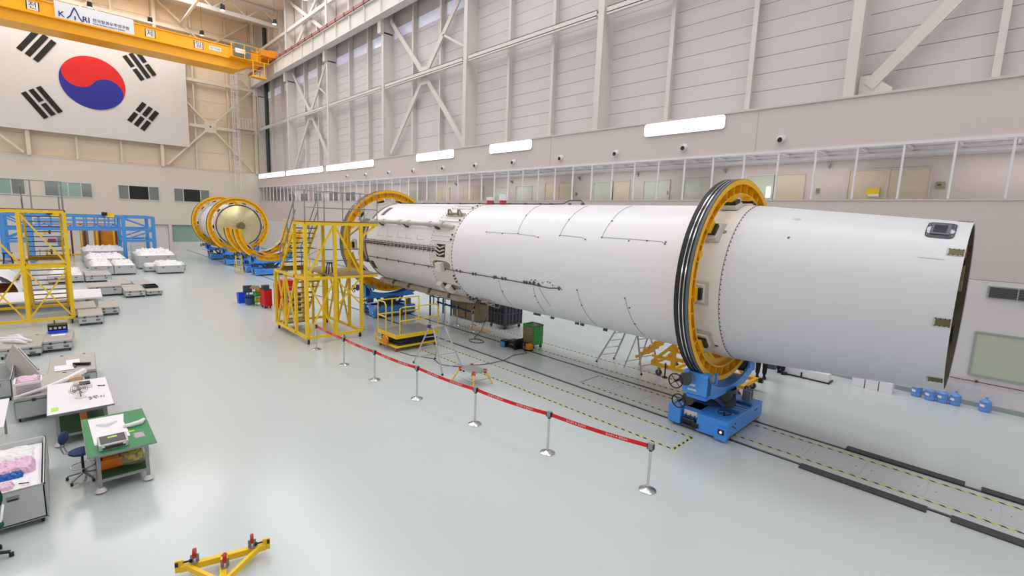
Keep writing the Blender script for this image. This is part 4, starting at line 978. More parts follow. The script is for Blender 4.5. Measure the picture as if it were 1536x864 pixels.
yr([(x1, y0+0.15, 0.64), (x1, y0+0.15, zt-0.15), (x1, y0+0.25, zt-0.1), (x1, y1-0.1, zt-0.1), (x1, y1, zt-0.2), (x1, y1, 0.64)], 'guard_rail'); yr([(x1, y0+0.15, 1.15), (x1, y1, 1.15)], 'guard_rail'); yr([(x1, y0+0.95, 1.15), (x1, y0+0.95, zt-0.1)], 'guard_post')
MB().tube([(x1, y0+0.2, 1.5), (x1-0.15, y0+0.3, 1.2), (x1-0.1, y0+0.2, 0.8), (x1-0.15, y0+0.3, 0.65)], 0.012, 6).build('control_cable', 'black_rubber', t); MB().cbox((x1-0.02, y0+0.22, 1.55), (0.08, 0.08, 0.22)).build('control_box', 'dark_grey', t)
for x in (x0+0.1, x1-0.1):
    for y in (y0+0.05, y1-0.05): caster(t, x, y, 0.07, 'red_wheel')
# ================================================================ belt posts
SP = [(-4.18, 7.81), (-6.39, 7.43), (-8.51, 7.13), (-10.78, 6.93), (-12.85, 6.76), (-14.81, 6.69), (-17.12, 6.70)]
SLAB = ['chrome belt post at the right end of the red belt, nearest the blue dolly', 'chrome belt post, second from the right end of the red belt', 'chrome belt post in front of the yellow legged step, third from the right end', 'chrome belt post in front of the aluminium trestle, fourth from the right end', 'chrome belt post in front of the scissor lift, fifth from the right end', 'chrome belt post just right of the yellow work stand corner, sixth from the right end', 'chrome belt post at the left end of the red belt, at the stand corner wheel']
def belt_post(x, y, lab, nxt, belt='red_belt', grp='posts of the red belt', words=True, hz_=0.91):
    t = thing('belt_post', lab, 'belt post', (x, y, 0), grp)
    MB().lathe([(0.001, 0), (0.16, 0), (0.165, 0.012), (0.13, 0.03), (0.06, 0.045), (0.03, 0.06), (0.001, 0.06)], (x, y, 0), 'Z', 28).build('base', 'chrome', t, smooth=True)
    MB().tube([(x, y, 0.03), (x, y, hz_-0.09)], 0.028, 14).build('pole', 'chrome', t, smooth=True)
    ang = 0.0
    if nxt: ang = math.atan2(nxt[1]-y, nxt[0]-x)
    hd = MB().prism([(-0.045, -0.04), (0.045, -0.04), (0.055, 0.0), (0.045, 0.04), (-0.045, 0.04), (-0.055, 0)], 'Z', hz_-0.09, hz_+0.035).build('belt_head', 'grey_steel', t, world=False, bevel=0.004); hd.rotation_euler = (0, 0, ang)
    cp = MB().box(-0.062, -0.045, -0.035, 0.035, hz_-0.085, hz_+0.02).box(0.045, 0.062, -0.035, 0.035, hz_-0.085, hz_+0.02).build('belt_slot', 'black_plastic', t, world=False); cp.rotation_euler = (0, 0, ang)
    MB().cyl((x, y, hz_-0.12), 0.034, 0.03, 'Z', 12).build('neck', 'black_plastic', t)
    if nxt:
        d = Vector((nxt[0]-x, nxt[1]-y, 0)); L = d.length; d /= L; n = Vector((-d.y, d.x, 0)); N = 8; h = 0.042
        mb = MB(); zc = hz_-0.03
        def P(f): return Vector((x, y, zc))+d*(0.05+(L-0.1)*f)+Vector((0, 0, -0.03*4*f*(1-f)*L/2.2))
        for i in range(N):
            a, b = P(i/N), P((i+1)/N); o = n*0.002; u = Vector((0, 0, h))
            mb.add([a-u-o, b-u-o, b+u-o, a+u-o, a-u+o, b-u+o, b+u+o, a+u+o], [(0, 1, 2, 3), (7, 6, 5, 4), (3, 2, 6, 7), (4, 5, 1, 0)])
        bl = mb.build('belt', belt, t)
        if words:
            for f in (0.3, 0.72):
                p = P(f); fd = (P(f+0.1)-P(f-0.1)); side = n if n.y < 0 else -n
                me = text_mesh('접근금지 ★ 출입금지', 0.052, 'white_ink')
                xd = -fd if fd.x < 0 else fd
                put_text(me, bl, p+side*0.004, xd, (0, 0, 1))
    return t
for i, (x, y) in enumerate(SP): belt_post(x, y, SLAB[i], SP[i+1] if i < 6 else None)
# ================================================================ ladders and steps
def alu(t, pts, nm, r=0.022, mn='aluminium'): MB().tube(pts, r, 8).build(nm, mn, t)
t = thing('trestle_ladder', 'aluminium folding step trestle with four long splayed legs behind the red belt', 'step ladder', (-12.8, 9.0, 0))
ft = [(-11.95, 8.62), (-11.85, 9.40), (-13.62, 8.62), (-13.55, 9.45)]; tp = [(-12.75, 8.80), (-12.70, 9.22), (-12.98, 8.80), (-12.93, 9.22)]; HT = 1.38
for (a, b), (c, d) in zip(ft, tp):
    alu(t, [(a, b, 0.02), (c, d, HT)], 'leg', 0.024); MB().cyl((a, b, 0), 0.035, 0.06, 'Z', 10).build('rubber_foot', 'black_rubber', t)
for s in (0, 2):
    for k in (0.16, 0.42, 0.7):
        p = [ft[s][i]+(tp[s][i]-ft[s][i])*k for i in (0, 1)]; q = [ft[s+1][i]+(tp[s+1][i]-ft[s+1][i])*k for i in (0, 1)]
        alu(t, [(*p, HT*k), (*q, HT*k)], 'rung', 0.016)
B('top_step', 'aluminium', t, (-13.0, -12.68, 8.78, 9.24, HT-0.02, HT+0.01)); B('hinge_cap', 'logo_navy', t, (-13.02, -12.9, 8.75, 8.82, HT-0.05, HT+0.05))
t = thing('folding_step', 'small aluminium work platform on yellow legs with red caps', 'step', (-10.85, 9.0, 0))
B('platform', 'aluminium', t, (-11.25, -10.5, 8.72, 9.22, 0.40, 0.44))
for x, y, fx_, fy_ in ((-11.2, 8.75, -11.42, 8.62), (-10.55, 8.75, -10.42, 8.64), (-10.55, 9.2, -10.38, 9.36), (-11.2, 9.2, -11.38, 9.36)):
    alu(t, [(x, y, 0.42), (fx_, fy_, 0.01)], 'leg', 0.026, 'yellow_paint'); MB().cbox((x, y, 0.40), (0.08, 0.07, 0.13)).build('leg_cap', 'red_paint', t)
alu(t, [(-11.42, 8.64, 0.2), (-10.46, 8.66, 0.2)], 'spreader', 0.012); alu(t, [(-10.46, 8.66, 0.2), (-10.42, 9.3, 0.2)], 'spreader', 0.012)
def ladder(lab, f0, f1, t0, t1, z, n=5, back=None):
    t = thing('aluminium_ladder', lab, 'ladder', (*[(f0[i]+f1[i])/2 for i in (0, 1)], 0), 'ladders leaning under the rocket')
    for a, b in ((f0, t0), (f1, t1)):
        MB().bar((*a, 0.03), (*b, z), 0.03, 0.06).build('rail', 'aluminium', t); MB().cyl((*a, 0), 0.035, 0.06, 'Z', 8).build('rubber_foot', 'black_rubber', t)
    for k in range(1, n+1):
        f = k/(n+0.6); p = (f0[0]+(t0[0]-f0[0])*f, f0[1]+(t0[1]-f0[1])*f, z*f); q = (f1[0]+(t1[0]-f1[0])*f, f1[1]+(t1[1]-f1[1])*f, z*f)
        alu(t, [p, q], 'rung', 0.016)
    if back:
        for a, b in ((back[0], t0), (back[1], t1)): MB().bar((*a, 0.03), (*b, z), 0.025, 0.04).build('rear_leg', 'aluminium', t)
        MB().bar((*back[0], 0.25), (*back[1], 0.25), 0.02).build('rear_brace', 'aluminium', t)
    MB().bar((*t0, z), (*t1, z), 0.05, 0.08).build('top_bar', 'dark_grey', t)
ladder('aluminium ladder leaning under the rocket, left of the pair', (-9.82, 13.88), (-9.62, 14.68), (-9.25, 14.15), (-9.1, 14.6), 1.3, 4)
ladder('aluminium ladder under the rocket beside the yellow frame, right of the pair', (-7.98, 13.86), (-7.78, 14.72), (-8.35, 14.05), (-8.2, 14.55), 1.3, 4, ((-8.75, 14.0), (-8.6, 14.7)))
# ================================================================ yellow transport frame behind the ring
t = thing('transport_frame', 'yellow steel transport frame with casters behind the right ring', 'frame', (-6.6, 14.9, 0))
def yb(p, q, w_=0.09, nm='beam'): MB().bar(p, q, w_).build(nm, 'yellow_ring', t)
for y in (14.35, 15.45): yb((-7.9, y, 0.35), (-4.85, y, 0.35), 0.11)
for x in (-7.9, -7.1, -6.2, -4.95): yb((x, 14.35, 0.35), (x, 15.45, 0.35))
for y in (14.35, 15.45):
    yb((-7.15, y, 0.35), (-7.15, y, 1.35), 0.12, 'post'); yb((-7.9, y, 0.4), (-7.15, y, 1.15), 0.09, 'brace'); yb((-6.3, y, 0.35), (-7.0, y, 1.2), 0.09, 'brace'); yb((-7.9, y, 0.62), (-7.1, y, 0.62), 0.08, 'brace')
    yb((-6.2, y, 0.35), (-6.2, y, 1.5), 0.12, 'post'); yb((-5.3, y, 0.4), (-6.2, y, 1.3), 0.09, 'brace')
for k in range(6):
    z = 0.45+k*0.16; x = -8.5+k*0.17; yb((x, 14.3, z), (x, 15.5, z), 0.07, 'comb_bar')
for y in (14.5, 15.3): yb((-8.6, y, 0.35), (-7.6, y, 1.35), 0.07, 'comb_rail')
B('mast_plate', 'orange_yellow', t, (-6.15, -5.7, 14.6, 15.2, 0.4, 1.6))
for x in (-7.6, -5.05):
    for y in (14.3, 15.5): caster(t, x, y, 0.11, 'dark_grey')
MB().tube([(-7.35, 14.25, 0.5), (-7.35, 14.25, 0.02)], 0.025, 8).cyl((-7.35, 14.25, 0), 0.09, 0.03, 'Z', 12).build('jack_foot', 'black_plastic', t)
for y in (14.35, 15.45): MB().cbox((-4.8, y, 0.35), (0.12, 0.13, 0.13)).build('beam_cap', 'black_plastic', t)
# ================================================================ tool cabinets and boxes under the rocket
t = thing('tool_cabinet', 'green wheeled tool cabinet with many drawers under the rocket', 'cabinet', (-12.65, 13.5, 0))
B('body', 'green_cabinet', t, (-12.95, -12.35, 13.2, 13.75, 0.14, 0.86), bevel=0.01); B('top_tray', 'dark_grey', t, (-12.93, -12.37, 13.22, 13.73, 0.86, 0.89)); B('tray_rim', 'green_cabinet', t, (-12.95, -12.35, 13.2, 13.22, 0.86, 0.93), (-12.95, -12.35, 13.73, 13.75, 0.86, 0.93), (-12.95, -12.93, 13.2, 13.75, 0.86, 0.93))
for k in range(8):
    d = B('drawer', 'brown_board', t, (-12.93, -12.38, 13.185, 13.2, 0.18+k*0.083, 0.25+k*0.083)); B('drawer_handle', 'aluminium', d, (-12.9, -12.41, 13.175, 13.185, 0.232+k*0.083, 0.245+k*0.083))
MB().tube([(-12.5, 13.35, 0.9), (-12.5, 13.35, 1.0), (-12.4, 13.35, 1.0), (-12.4, 13.35, 0.9)], 0.014, 6).build('push_handle', 'chrome', t)
for x in (-12.88, -12.42):
    for y in (13.26, 13.69): caster(t, x, y, 0.055)
t = thing('black_case', 'open black equipment case on the floor before the green cabinet', 'case', (-13.0, 12.85, 0)); B('shell', 'black_plastic', t, (-13.2, -12.7, 12.62, 13.0, 0, 0.30), bevel=0.01); B('lid', 'black_plastic', t, (-12.72, -12.68, 12.5, 12.98, 0, 0.42), bevel=0.01); B('handle', 'grey_steel', t, (-13.05, -12.85, 12.60, 12.62, 0.15, 0.18))
t = thing('small_compressor', 'small blue and black machine on the floor left of the black case', 'machine', (-13.4, 12.6, 0)); B('housing', 'black_plastic', t, (-13.55, -13.22, 12.55, 12.85, 0, 0.24), bevel=0.015); B('blue_cover', 'blue_paint', t, (-13.5, -13.27, 12.52, 12.56, 0.03, 0.19), bevel=0.01)
t = thing('orange_vacuum', 'round orange vacuum drum beside the green cabinet', 'vacuum', (-12.35, 12.98, 0)); MB().lathe([(0.001, 0.02), (0.13, 0.02), (0.155, 0.1), (0.14, 0.22), (0.06, 0.28), (0.001, 0.29)], (-12.35, 12.98, 0), 'Z', 20).build('drum', 'orange_yellow', t, smooth=True); MB().cyl((-12.35, 12.98, 0), 0.16, 0.05, 'Z', 16).build('base', 'black_plastic', t); MB().tube([(-12.35, 12.98, 0.28), (-12.55, 12.85, 0.3), (-12.7, 12.8, 0.1)], 0.02, 6).build('hose', 'black_rubber', t)
t = thing('floor_cable', 'thin black cable looping over the rails to the black case', 'cable', (-12.5, 11, 0))
MB().tube([(-12.6, 12.9, 0.015), (-12.1, 12.6, 0.015), (-12.2, 12.0, 0.015), (-11.9, 11.2, 0.03), (-12.0, 10.4, 0.015), (-12.4, 9.5, 0.015), (-12.9, 9.2, 0.015), (-13.6, 9.4, 0.015), (-14.4, 9.0, 0.015), (-15.0, 8.9, 0.015)], 0.012, 6).build('cable', 'dark_grey', t)
t = thing('floor_cable', 'grey cable coiled in a loop on the floor between the rails', 'cable', (-15.2, 12.2, 0))
MB().tube([(-15.6, 13.6, 0.7), (-15.5, 13.2, 0.1), (-15.1, 12.5, 0.015)]+[(-14.6+0.35*math.cos(a), 12.2+0.25*math.sin(a), 0.015) for a in [PI*k/8 for k in range(6, 24)]], 0.014, 6).build('cable', 'dark_grey', t)
t = thing('ribbed_crate', 'dark grey ribbed plastic crate on wheels under the rocket', 'crate', (-16.0, 15.0, 0)); x0, x1, y0, y1, h = -16.5, -15.4, 14.5, 15.6, 1.30
B('body', 'crate_grey', t, (x0+0.03, x1-0.03, y0+0.03, y1-0.03, 0.16, h))
for k in range(6):
    y = y0+0.02+k*0.212; B('rib', 'crate_grey', t, (x1-0.03, x1+0.02, y-0.02, y+0.02, 0.16, h)); x = x0+0.02+k*0.212; B('rib', 'crate_grey', t, (x-0.02, x+0.02, y0-0.02, y0+0.03, 0.16, h))
for z in (0.2, 0.7, 1.26): B('band', 'crate_grey', t, (x0-0.02, x1+0.03, y0-0.03, y0+0.02, z-0.03, z+0.03), (x1-0.02, x1+0.03, y0, y1, z-0.03, z+0.03))
for x in (x0+0.1, x1-0.1):
    for y in (y0+0.08, y1-0.08): caster(t, x, y, 0.07)
for i, (xa, xb) in enumerate(((-19.3, -18.25), (-18.2, -17.15))):
    t = thing('brown_cabinet', ['brown wooden cabinet under the rocket, the left one', 'brown wooden cabinet under the rocket beside the grey crate'][i], 'cabinet', ((xa+xb)/2, 14.8, 0), 'brown cabinets under the rocket')
    B('carcass', 'hatch_olive', t, (xa, xb, 14.5, 15.1, 0.03, 1.1)); 
    for k in range(2): a = xa+0.02+k*0.51; d = B('door', 'brown_board', t, (a, a+0.49, 14.48, 14.5, 0.06, 1.07), bevel=0.005); B('door_knob', 'grey_steel', d, (a+0.42-k*0.36, a+0.44-k*0.36, 14.455, 14.48, 0.6, 0.63))
t = thing('cardboard_sheet', 'flattened brown cardboard sheet on the floor by the grey crate', 'cardboard', (-16.2, 13.8, 0)); B('sheet', 'cardboard', t, (-17.2, -15.5, 13.55, 13.95, 0, 0.012)); B('flap', 'cardboard', t, (-15.9, -15.5, 13.4, 13.56, 0.0, 0.02))
for i, (x, y) in enumerate(((-18.2, 13.2), (-17.3, 13.25), (-16.0, 13.1), (-16.9, 13.9), (-18.9, 13.3))):
    nx = [(-17.3, 13.25), (-16.0, 13.1), None, None, (-18.2, 13.2)][i]
    belt_post(x, y, ['chrome post of the blue belt in front of the brown cabinets, second from the left', 'chrome post of the blue belt in front of the brown cabinets, third from the left', 'chrome post at the right end of the blue belt, before the grey crate', 'chrome post behind the blue belt, beside the cabinets', 'chrome post at the left end of the blue belt, by the dark table frame'][i], nx, 'logo_navy', 'posts of the blue belt under the rocket', False)
def frame(name, lab, x0, x1, y0, y1, h, mn, r=0.03, mids=()):
    t = thing(name, lab, 'frame', ((x0+x1)/2, (y0+y1)/2, 0))
    for x in (x0, x1):
        for y in (y0, y1): MB().bar((x, y, 0), (x, y, h), r*2).build('leg', mn, t)
    for z in (h,)+tuple(mids):
        for y in (y0, y1): MB().bar((x0, y, z), (x1, y, z), r*1.6).build('crossbar', mn, t)
        for x in (x0, x1): MB().bar((x, y0, z), (x, y1, z), r*1.6).build('crossbar', mn, t)
    return t
frame('table_frame', 'dark bare table frame under the rocket, left of the blue belt', -20.0, -19.3, 13.6, 14.4, 1.0, 'blue_dark', 0.03)
frame('pipe_frame', 'green pipe frame beyond the engine end dolly', -22.6, -20.8, 15.6, 16.4, 1.3, 'green_pipe', 0.03, (0.6,))
for i, (x, y) in enumerate(((-19.0, 15.8), (-18.5, 15.9))): pass
t = thing('rope_barrier', 'low row of green hoses strung beyond the rocket', 'hose', (-20, 16.2, 0)); MB().tube([(-21.0, 16.0, 1.25), (-20.2, 16.0, 0.9), (-19.4, 16.0, 0.85), (-18.6, 16.0, 1.0)], 0.02, 6).tube([(-18.6, 16.0, 1.0), (-18.6, 16.0, 0)], 0.02, 6).build('hose', 'green_pipe', t)
# ================================================================ right side: bottles, cartons
for i, (x, y) in enumerate(((-1.46, 19.1), (-1.13, 19.0), (-0.85, 19.02), (-0.57, 19.05), (0.07, 19.08))):
    t = thing('water_bottle', ['large blue water bottle, leftmost of the row by the wall', 'large blue water bottle, second from left in the row by the wall', 'large blue water bottle just under the rocket edge tip, third from left', 'large blue water bottle with visible neck, fourth from left', 'large blue water bottle standing alone to the right'][i], 'bottle', (x, y, 0), 'blue water bottles by the wall')
    MB().lathe([(0.001, 0), (0.12, 0), (0.132, 0.02), (0.132, 0.1), (0.127, 0.11), (0.132, 0.12), (0.132, 0.22), (0.127, 0.23), (0.132, 0.24), (0.13, 0.30), (0.09, 0.34), (0.04, 0.36), (0.028, 0.38), (0.028, 0.41)], (x, y, 0), 'Z', 24).build('bottle_body', 'blue_bottle', t, smooth=True)
    MB().cyl((x, y, 0.40), 0.034, 0.035, 'Z', 12).build('cap', 'bottle_cap', t); MB().lathe([(0.1335, 0.15), (0.1335, 0.22)], (x, y, 0), 'Z', 10, -2.6, -1.7).build('bottle_label', 'paper', t)
for i in range(3):
    x = -3.05+i*0.36
    t = thing('white_carton', '%s of the three white cartons on the floor by the wall' % ['leftmost', 'middle one', 'rightmost'][i], 'carton', (x+0.17, 18.8, 0), 'white cartons by the wall')
    B('box', 'white_table', t, (x, x+0.33, 18.6, 19.0, 0, 0.34), bevel=0.006); B('tape', 'beige_board', t, (x+0.15, x+0.18, 18.6, 19.0, 0.34, 0.342))
t = thing('floor_panel', 'low white panel with black edge standing by the wall under the rocket', 'panel', (-4.2, 18.2, 0)); B('panel', 'white_table', t, (-5.0, -3.6, 18.1, 18.5, 0.02, 0.3)); B('edge', 'black_plastic', t, (-5.0, -3.55, 18.06, 18.1, 0, 0.04), (-4.4, -4.36, 18.06, 18.1, 0.04, 0.2)); B('foot', 'black_plastic', t, (-3.6, -3.55, 18.1, 18.6, 0, 0.04))
t = thing('green_hand_tool', 'small green and black tool lying on a box by the far worker', 'tool', (-5.3, 18.0, 0)); B('box', 'dark_grey', t, (-5.6, -5.3, 18.3, 18.6, 0, 0.35)); B('tool', 'green_cabinet', t, (-5.6, -5.15, 18.3, 18.4, 0.35, 0.42))
# ================================================================ two workers standing behind the rocket
def person(lab, x, y, rz):
    t = thing('person', lab, 'person', (x, y, 0), 'workers behind the rocket')
    def skin_part(name, verts, edges, radii, mn, sub=2):
        me = bpy.data.meshes.new(name); me.from_pydata(verts, edges, []); me.materials.append(M[mn])
        o = bpy.data.objects.new(name, me); COL.objects.link(o); o.parent = t
        md = o.modifiers.new('skin', 'SKIN'); md.use_smooth_shade = True
        for i, r in enumerate(radii): me.skin_vertices[0].data[i].radius = (r, r) if not isinstance(r, tuple) else r
        me.skin_vertices[0].data[0].use_root = True
        s = o.modifiers.new('sub', 'SUBSURF'); s.levels = sub; s.render_levels = sub
        return o
    K = 0.93
    V = [(0, 0, .92), (0, 0, 1.08), (0, 0, 1.28), (0, 0, 1.42), (0, 0.01, 1.5), (0, -0.01, 1.56), (0, -.02, 1.66), (0, -.02, 1.73)]
    E_ = [(0, 1), (1, 2), (2, 3), (3, 4), (4, 5), (5, 6), (6, 7)]; R_ = [(.155, .11), (.14, .1), (.165, .11), (.13, .09), .055, .075, .088, .06]
    def ad(p, v, r): V.append(v); R_.append(r); E_.append((p, len(V)-1)); return len(V)-1
    for s in (-1, 1):
        h = ad(0, (s*.10, 0, .86), .10); k = ad(h, (s*.11, -.02, .50), .065); a = ad(k, (s*.11, .02, .10), .045); f = ad(a, (s*.12, -.06, .045), .045); ad(f, (s*.125, -.17, .035), .035)
        sh = ad(3, (s*.19, 0, 1.40), .055); el = ad(sh, (s*.24, .02, 1.12), .042); wr_ = ad(el, (s*.20, -.16, 0.98), .03); pm = ad(wr_, (s*.18, -.23, .97), .03)
        for q in range(4): ad(pm, (s*(.155+.016*q), -.30-.012*(q in (1, 2)), .955), .009)
        ad(pm, (s*.145, -.24, .985), .01)
    V = [(v[0]*K, v[1]*K, v[2]*K) for v in V]
    skin_part('body', V, E_, R_, 'shirt_navy')
    tv = [(0, 0, .94), (-.1, 0, .84), (-.11, -.02, .5), (-.11, .02, .13), (.1, 0, .84), (.11, -.02, .5), (.11, .02, .13)]
    skin_part('trousers', [(v[0]*K, v[1]*K, v[2]*K) for v in tv], [(0, 1), (1, 2), (2, 3), (0, 4), (4, 5), (5, 6)], [(.165, .12), .11, .085, .07, .11, .085, .07], 'trouser_black')
    for s in (-1, 1): 
        sh = MB().lathe([(0.001, 0), (0.06, 0), (0.06, 0.05), (0.045, 0.09), (0.001, 0.1)], (s*.115*K, -0.05, 0), 'Z', 14); sh.v = [(v[0], v[1]*2.0+0.03, v[2]) for v in sh.v]; sh.build('shoe', 'black_plastic', t, smooth=True, world=False)
    hd = MB(); hd.lathe([(0.001, 0), (0.05, 0.01), (0.075, 0.06), (0.085, 0.12), (0.08, 0.18), (0.05, 0.225), (0.001, 0.235)], (0, -0.02, 1.38), 'Z', 18); hd.cbox((0, -0.115, 1.47), (0.025, 0.03, 0.04)).cbox((0, -0.10, 1.425), (0.045, 0.012, 0.012)).cbox((-0.088, -0.02, 1.48), (0.014, 0.03, 0.05)).cbox((0.088, -0.02, 1.48), (0.014, 0.03, 0.05)); hd.build('head', 'skin', t, smooth=True, world=False)
    MB().cbox((-0.03, -0.101, 1.50), (0.024, 0.008, 0.01)).cbox((0.03, -0.101, 1.50), (0.024, 0.008, 0.01)).build('eyes', 'black_plastic', t, world=False)
    MB().lathe([(0.09, 0.12), (0.095, 0.17), (0.07, 0.235), (0.001, 0.255)], (0, -0.005, 1.38), 'Z', 18).build('hair', 'hair', t, smooth=True, world=False)
    t.rotation_euler = (0, 0, rz)
person('worker in dark trousers just behind the rocket, only the legs in view, left one', -5.28, 16.9, 0.4)
person('worker in dark trousers farther back beside the rocket, only the feet in view', -5.0, 18.0, 2.5)
# ================================================================ aluminium equipment cases
def wrap_mesh(name, mn, x0, x1, y0, y1, z0, amp, seed, parent=None, n=(34, 26), dome=0.5):
    """crumpled plastic sheeting heaped on the given rectangle"""
    rnd = random.Random(seed); nx, ny = n
    bumps = [(rnd.uniform(x0, x1), rnd.uniform(y0, y1), rnd.uniform(0.05, 0.15), rnd.uniform(0.3, 0.75)) for _ in range(110)]
    vs = []
    for i in range(nx+1):
        for j in range(ny+1):
            x = x0+(x1-x0)*i/nx; y = y0+(y1-y0)*j/ny
            ex = min(i, nx-i)/nx*2; ey = min(j, ny-j)/ny*2
            edge = min(1, 5*ex)*min(1, 5*ey)
            h = 0.0
            for bx_, by_, br, bh in bumps:
                d2 = ((x-bx_)*(y1-y0)/(x1-x0)*1.2)**2+(y-by_)**2
                if d2 < br*br*4: h = max(h, bh*math.exp(-d2/(br*br)))
            z = z0+amp*edge*(0.6*dome+0.6*h)+rnd.uniform(-0.1, 0.1)*amp*edge
            vs.append((x+rnd.uniform(-.012, .012), y+rnd.uniform(-.012, .012), z if edge > 0 else z0-0.02))
    fs = [(i*(ny+1)+j, (i+1)*(ny+1)+j, (i+1)*(ny+1)+j+1, i*(ny+1)+j+1) for i in range(nx) for j in range(ny)]
    return MB().add(vs, fs).build(name, mn, parent)
def case(name, lab, x, y, w, d, h, rz=0, grp='aluminium equipment cases', lid=True, open_=False, casters=True, handles=2):
    """(x,y) is the front left corner on the floor; front faces +X, width along +Y"""
    t = thing(name, lab, 'case', (x, y, 0), grp); zb = 0.10 if casters else 0.0
    def b(n_, mn, *bx, **k):
        mb = MB(); 
        for q in bx: mb.box(*q)
        return mb.build(n_, mn, t, world=False, **k)
    hl = h-0.09 if lid else h
    if open_:
        b('body', 'case_side', (-d, -d+0.03, 0, w, zb, h), (-0.03, 0, 0, w, zb, h), (-d, 0, 0, 0.03, zb, h), (-d, 0, w-0.03, w, zb, h), (-d, 0, 0, w, zb, zb+0.03))
    else: b('body', 'case_side', (-d, 0, 0, w, zb, hl), bevel=0.006)
    if lid: b('lid', 'case_lid', (-d, 0, 0, w, hl+0.006, h), bevel=0.012)
    e = 0.014
    b('edge_trim', 'case_edge', (-e, e*0.4, -e*0.4, e, zb, hl), (-e, e*0.4, w-e, w+e*0.4, zb, hl), (-d-e*.4, -d+e, w-e, w+e*.4, zb, hl), (-e, e*.4, 0, w, hl-e, hl), (-d, 0, w-e, w+e*.4, hl-e, hl), (-e, e*.4, 0, w, zb, zb+e))
    ys = [w*0.22, w*0.78] if handles == 2 else [w*0.5]
    for yy in ys:
        o = b('handle_plate', 'grey_steel', (0, 0.006, yy-0.07, yy+0.07, hl-0.16, hl-0.08)); b('handle', 'black_plastic', (0.006, 0.02, yy-0.055, yy+0.055, hl-0.15, hl-0.13))
    if lid:
        for yy in (w*0.25, w*0.75): b('latch', 'dark_grey', (-0.04, 0.012, yy-0.035, yy+0.035, hl-0.03, hl+0.04)); b('latch', 'dark_grey', (-d-0.01, -d+0.05, yy-0.035, yy+0.035, hl+0.05, h+0.008))
    if casters:
        for cx in (-0.09, -d+0.09):
            for cy in (0.07, w-0.07):
                c = MB().cyl((cx, cy-0.02, 0.045), 0.045, 0.04, 'Y', 12).build('caster_wheel', 'black_rubber', t, smooth=True, world=False)
                MB().box(cx-0.035, cx+0.035, cy-0.035, cy+0.035, 0.088, 0.10).box(cx-0.01, cx+0.01, cy-0.03, cy+0.03, 0.05, 0.09).build('caster_plate', 'grey_steel', c, world=False)
    t.rotation_euler = (0, 0, rz)
    return t
def heap(lab, x0, x1, y0, y1, z, amp, seed, **k):
    o = wrap_mesh('plastic_wrapping', 'plastic_wrap', x0, x1, y0, y1, z, amp, seed, **k); tag(o, lab, 'plastic sheeting', 'white plastic heaped on the far cases'); return o
R = math.radians
case('equipment_case', 'small closed aluminium case in front of the left work stand wheel', -25.89, 0.52, 0.78, 1.6, 0.43, R(-1))
case('equipment_case', 'closed aluminium case right behind the small one at the left work stand', -27.8, 1.25, 0.72, 1.9, 0.40, R(-3))
case('equipment_case', 'closed aluminium case hidden behind the front small case by the left work stand', -27.9, 0.45, 0.75, 1.9, 0.42)
case('equipment_case', 'closed aluminium case left of the one with the black tray', -32.6, 2.6, 0.88, 2.6, 0.40)
case('equipment_case', 'aluminium case with a black tray on its lid', -32.75, 3.55, 0.72, 2.4, 0.30)
case('equipment_case', 'flat closed aluminium case behind the one with the black tray', -35.5, 3.3, 0.85, 2.0, 0.34)
case('equipment_case', 'deep closed aluminium case behind the white flat cover', -33.8, 1.2, 1.38, 1.8, 0.56)
case('equipment_case', 'closed flat aluminium case behind the case left of the black tray', -35.6, 2.2, 1.0, 2.2, 0.42)
o = thing('black_tray', 'black open tray lying on an aluminium case lid', 'tray', (-34.4, 3.9, 0.31)); B('tray_floor', 'black_plastic', o, (-34.8, -33.8, 3.62, 4.2, 0.305, 0.33)); B('tray_rim', 'black_rubber', o, (-34.8, -33.8, 3.60, 3.63, 0.305, 0.42), (-34.8, -33.8, 4.18, 4.21, 0.305, 0.42), (-34.82, -34.78, 3.6, 4.2, 0.305, 0.42), (-33.82, -33.78, 3.6, 4.2, 0.305, 0.42))
case('equipment_case', 'aluminium crate heaped with white plastic, left one of the front pair before the blue gantry', -43.69, 1.75, 1.22, 3.4, 0.68, 0, lid=False)
case('equipment_case', 'aluminium crate heaped with white plastic, right one of the front pair before the blue gantry', -43.62, 3.0, 1.22, 3.4, 0.68, 0, lid=False)
heap('crumpled white plastic heaped on the left crate of the front pair', -47.0, -43.75, 1.8, 2.93, 0.68, 0.42, 1); heap('crumpled white plastic heaped on the right crate of the front pair', -46.9, -43.7, 3.05, 4.18, 0.68, 0.36, 2)
case('equipment_case', 'big deep aluminium crate right of the blue gantry leg', -47.1, 4.72, 2.5, 4.4, 1.05, 0, lid=False)
heap('crumpled white plastic heaped on the big crate right of the gantry leg', -51.4, -47.2, 4.8, 7.15, 1.05, 0.6, 3)
case('equipment_case', 'low aluminium crate farthest right, in front of the big crate', -43.2, 5.4, 1.66, 2.8, 0.60, R(-2), lid=False)
heap('crumpled white plastic on the low crate farthest right', -45.9, -43.25, 5.45, 7.0, 0.6, 0.38, 4)
case('equipment_case', 'small white cart peeking out right of the low crate', -45.2, 6.6, 0.9, 1.2, 0.42, 0, lid=False, handles=1); heap('crumpled white plastic on the small cart behind the low crate', -46.3, -45.2, 6.62, 7.45, 0.42, 0.3, 5)
case('equipment_case', 'small cart left of the low crate, behind it', -44.8, 4.85, 0.7, 1.2, 0.42, 0, lid=False, handles=1); heap('crumpled white plastic on the small cart left of the low crate', -45.9, -44.8, 4.88, 5.5, 0.42, 0.3, 15)
case('equipment_case', 'aluminium crate heaped with white plastic behind the left work stand', -40.4, -0.4, 1.66, 2.8, 0.47, 0, lid=False); heap('crumpled white plastic behind the left work stand', -43.1, -40.5, -0.35, 1.2, 0.47, 0.5, 6)
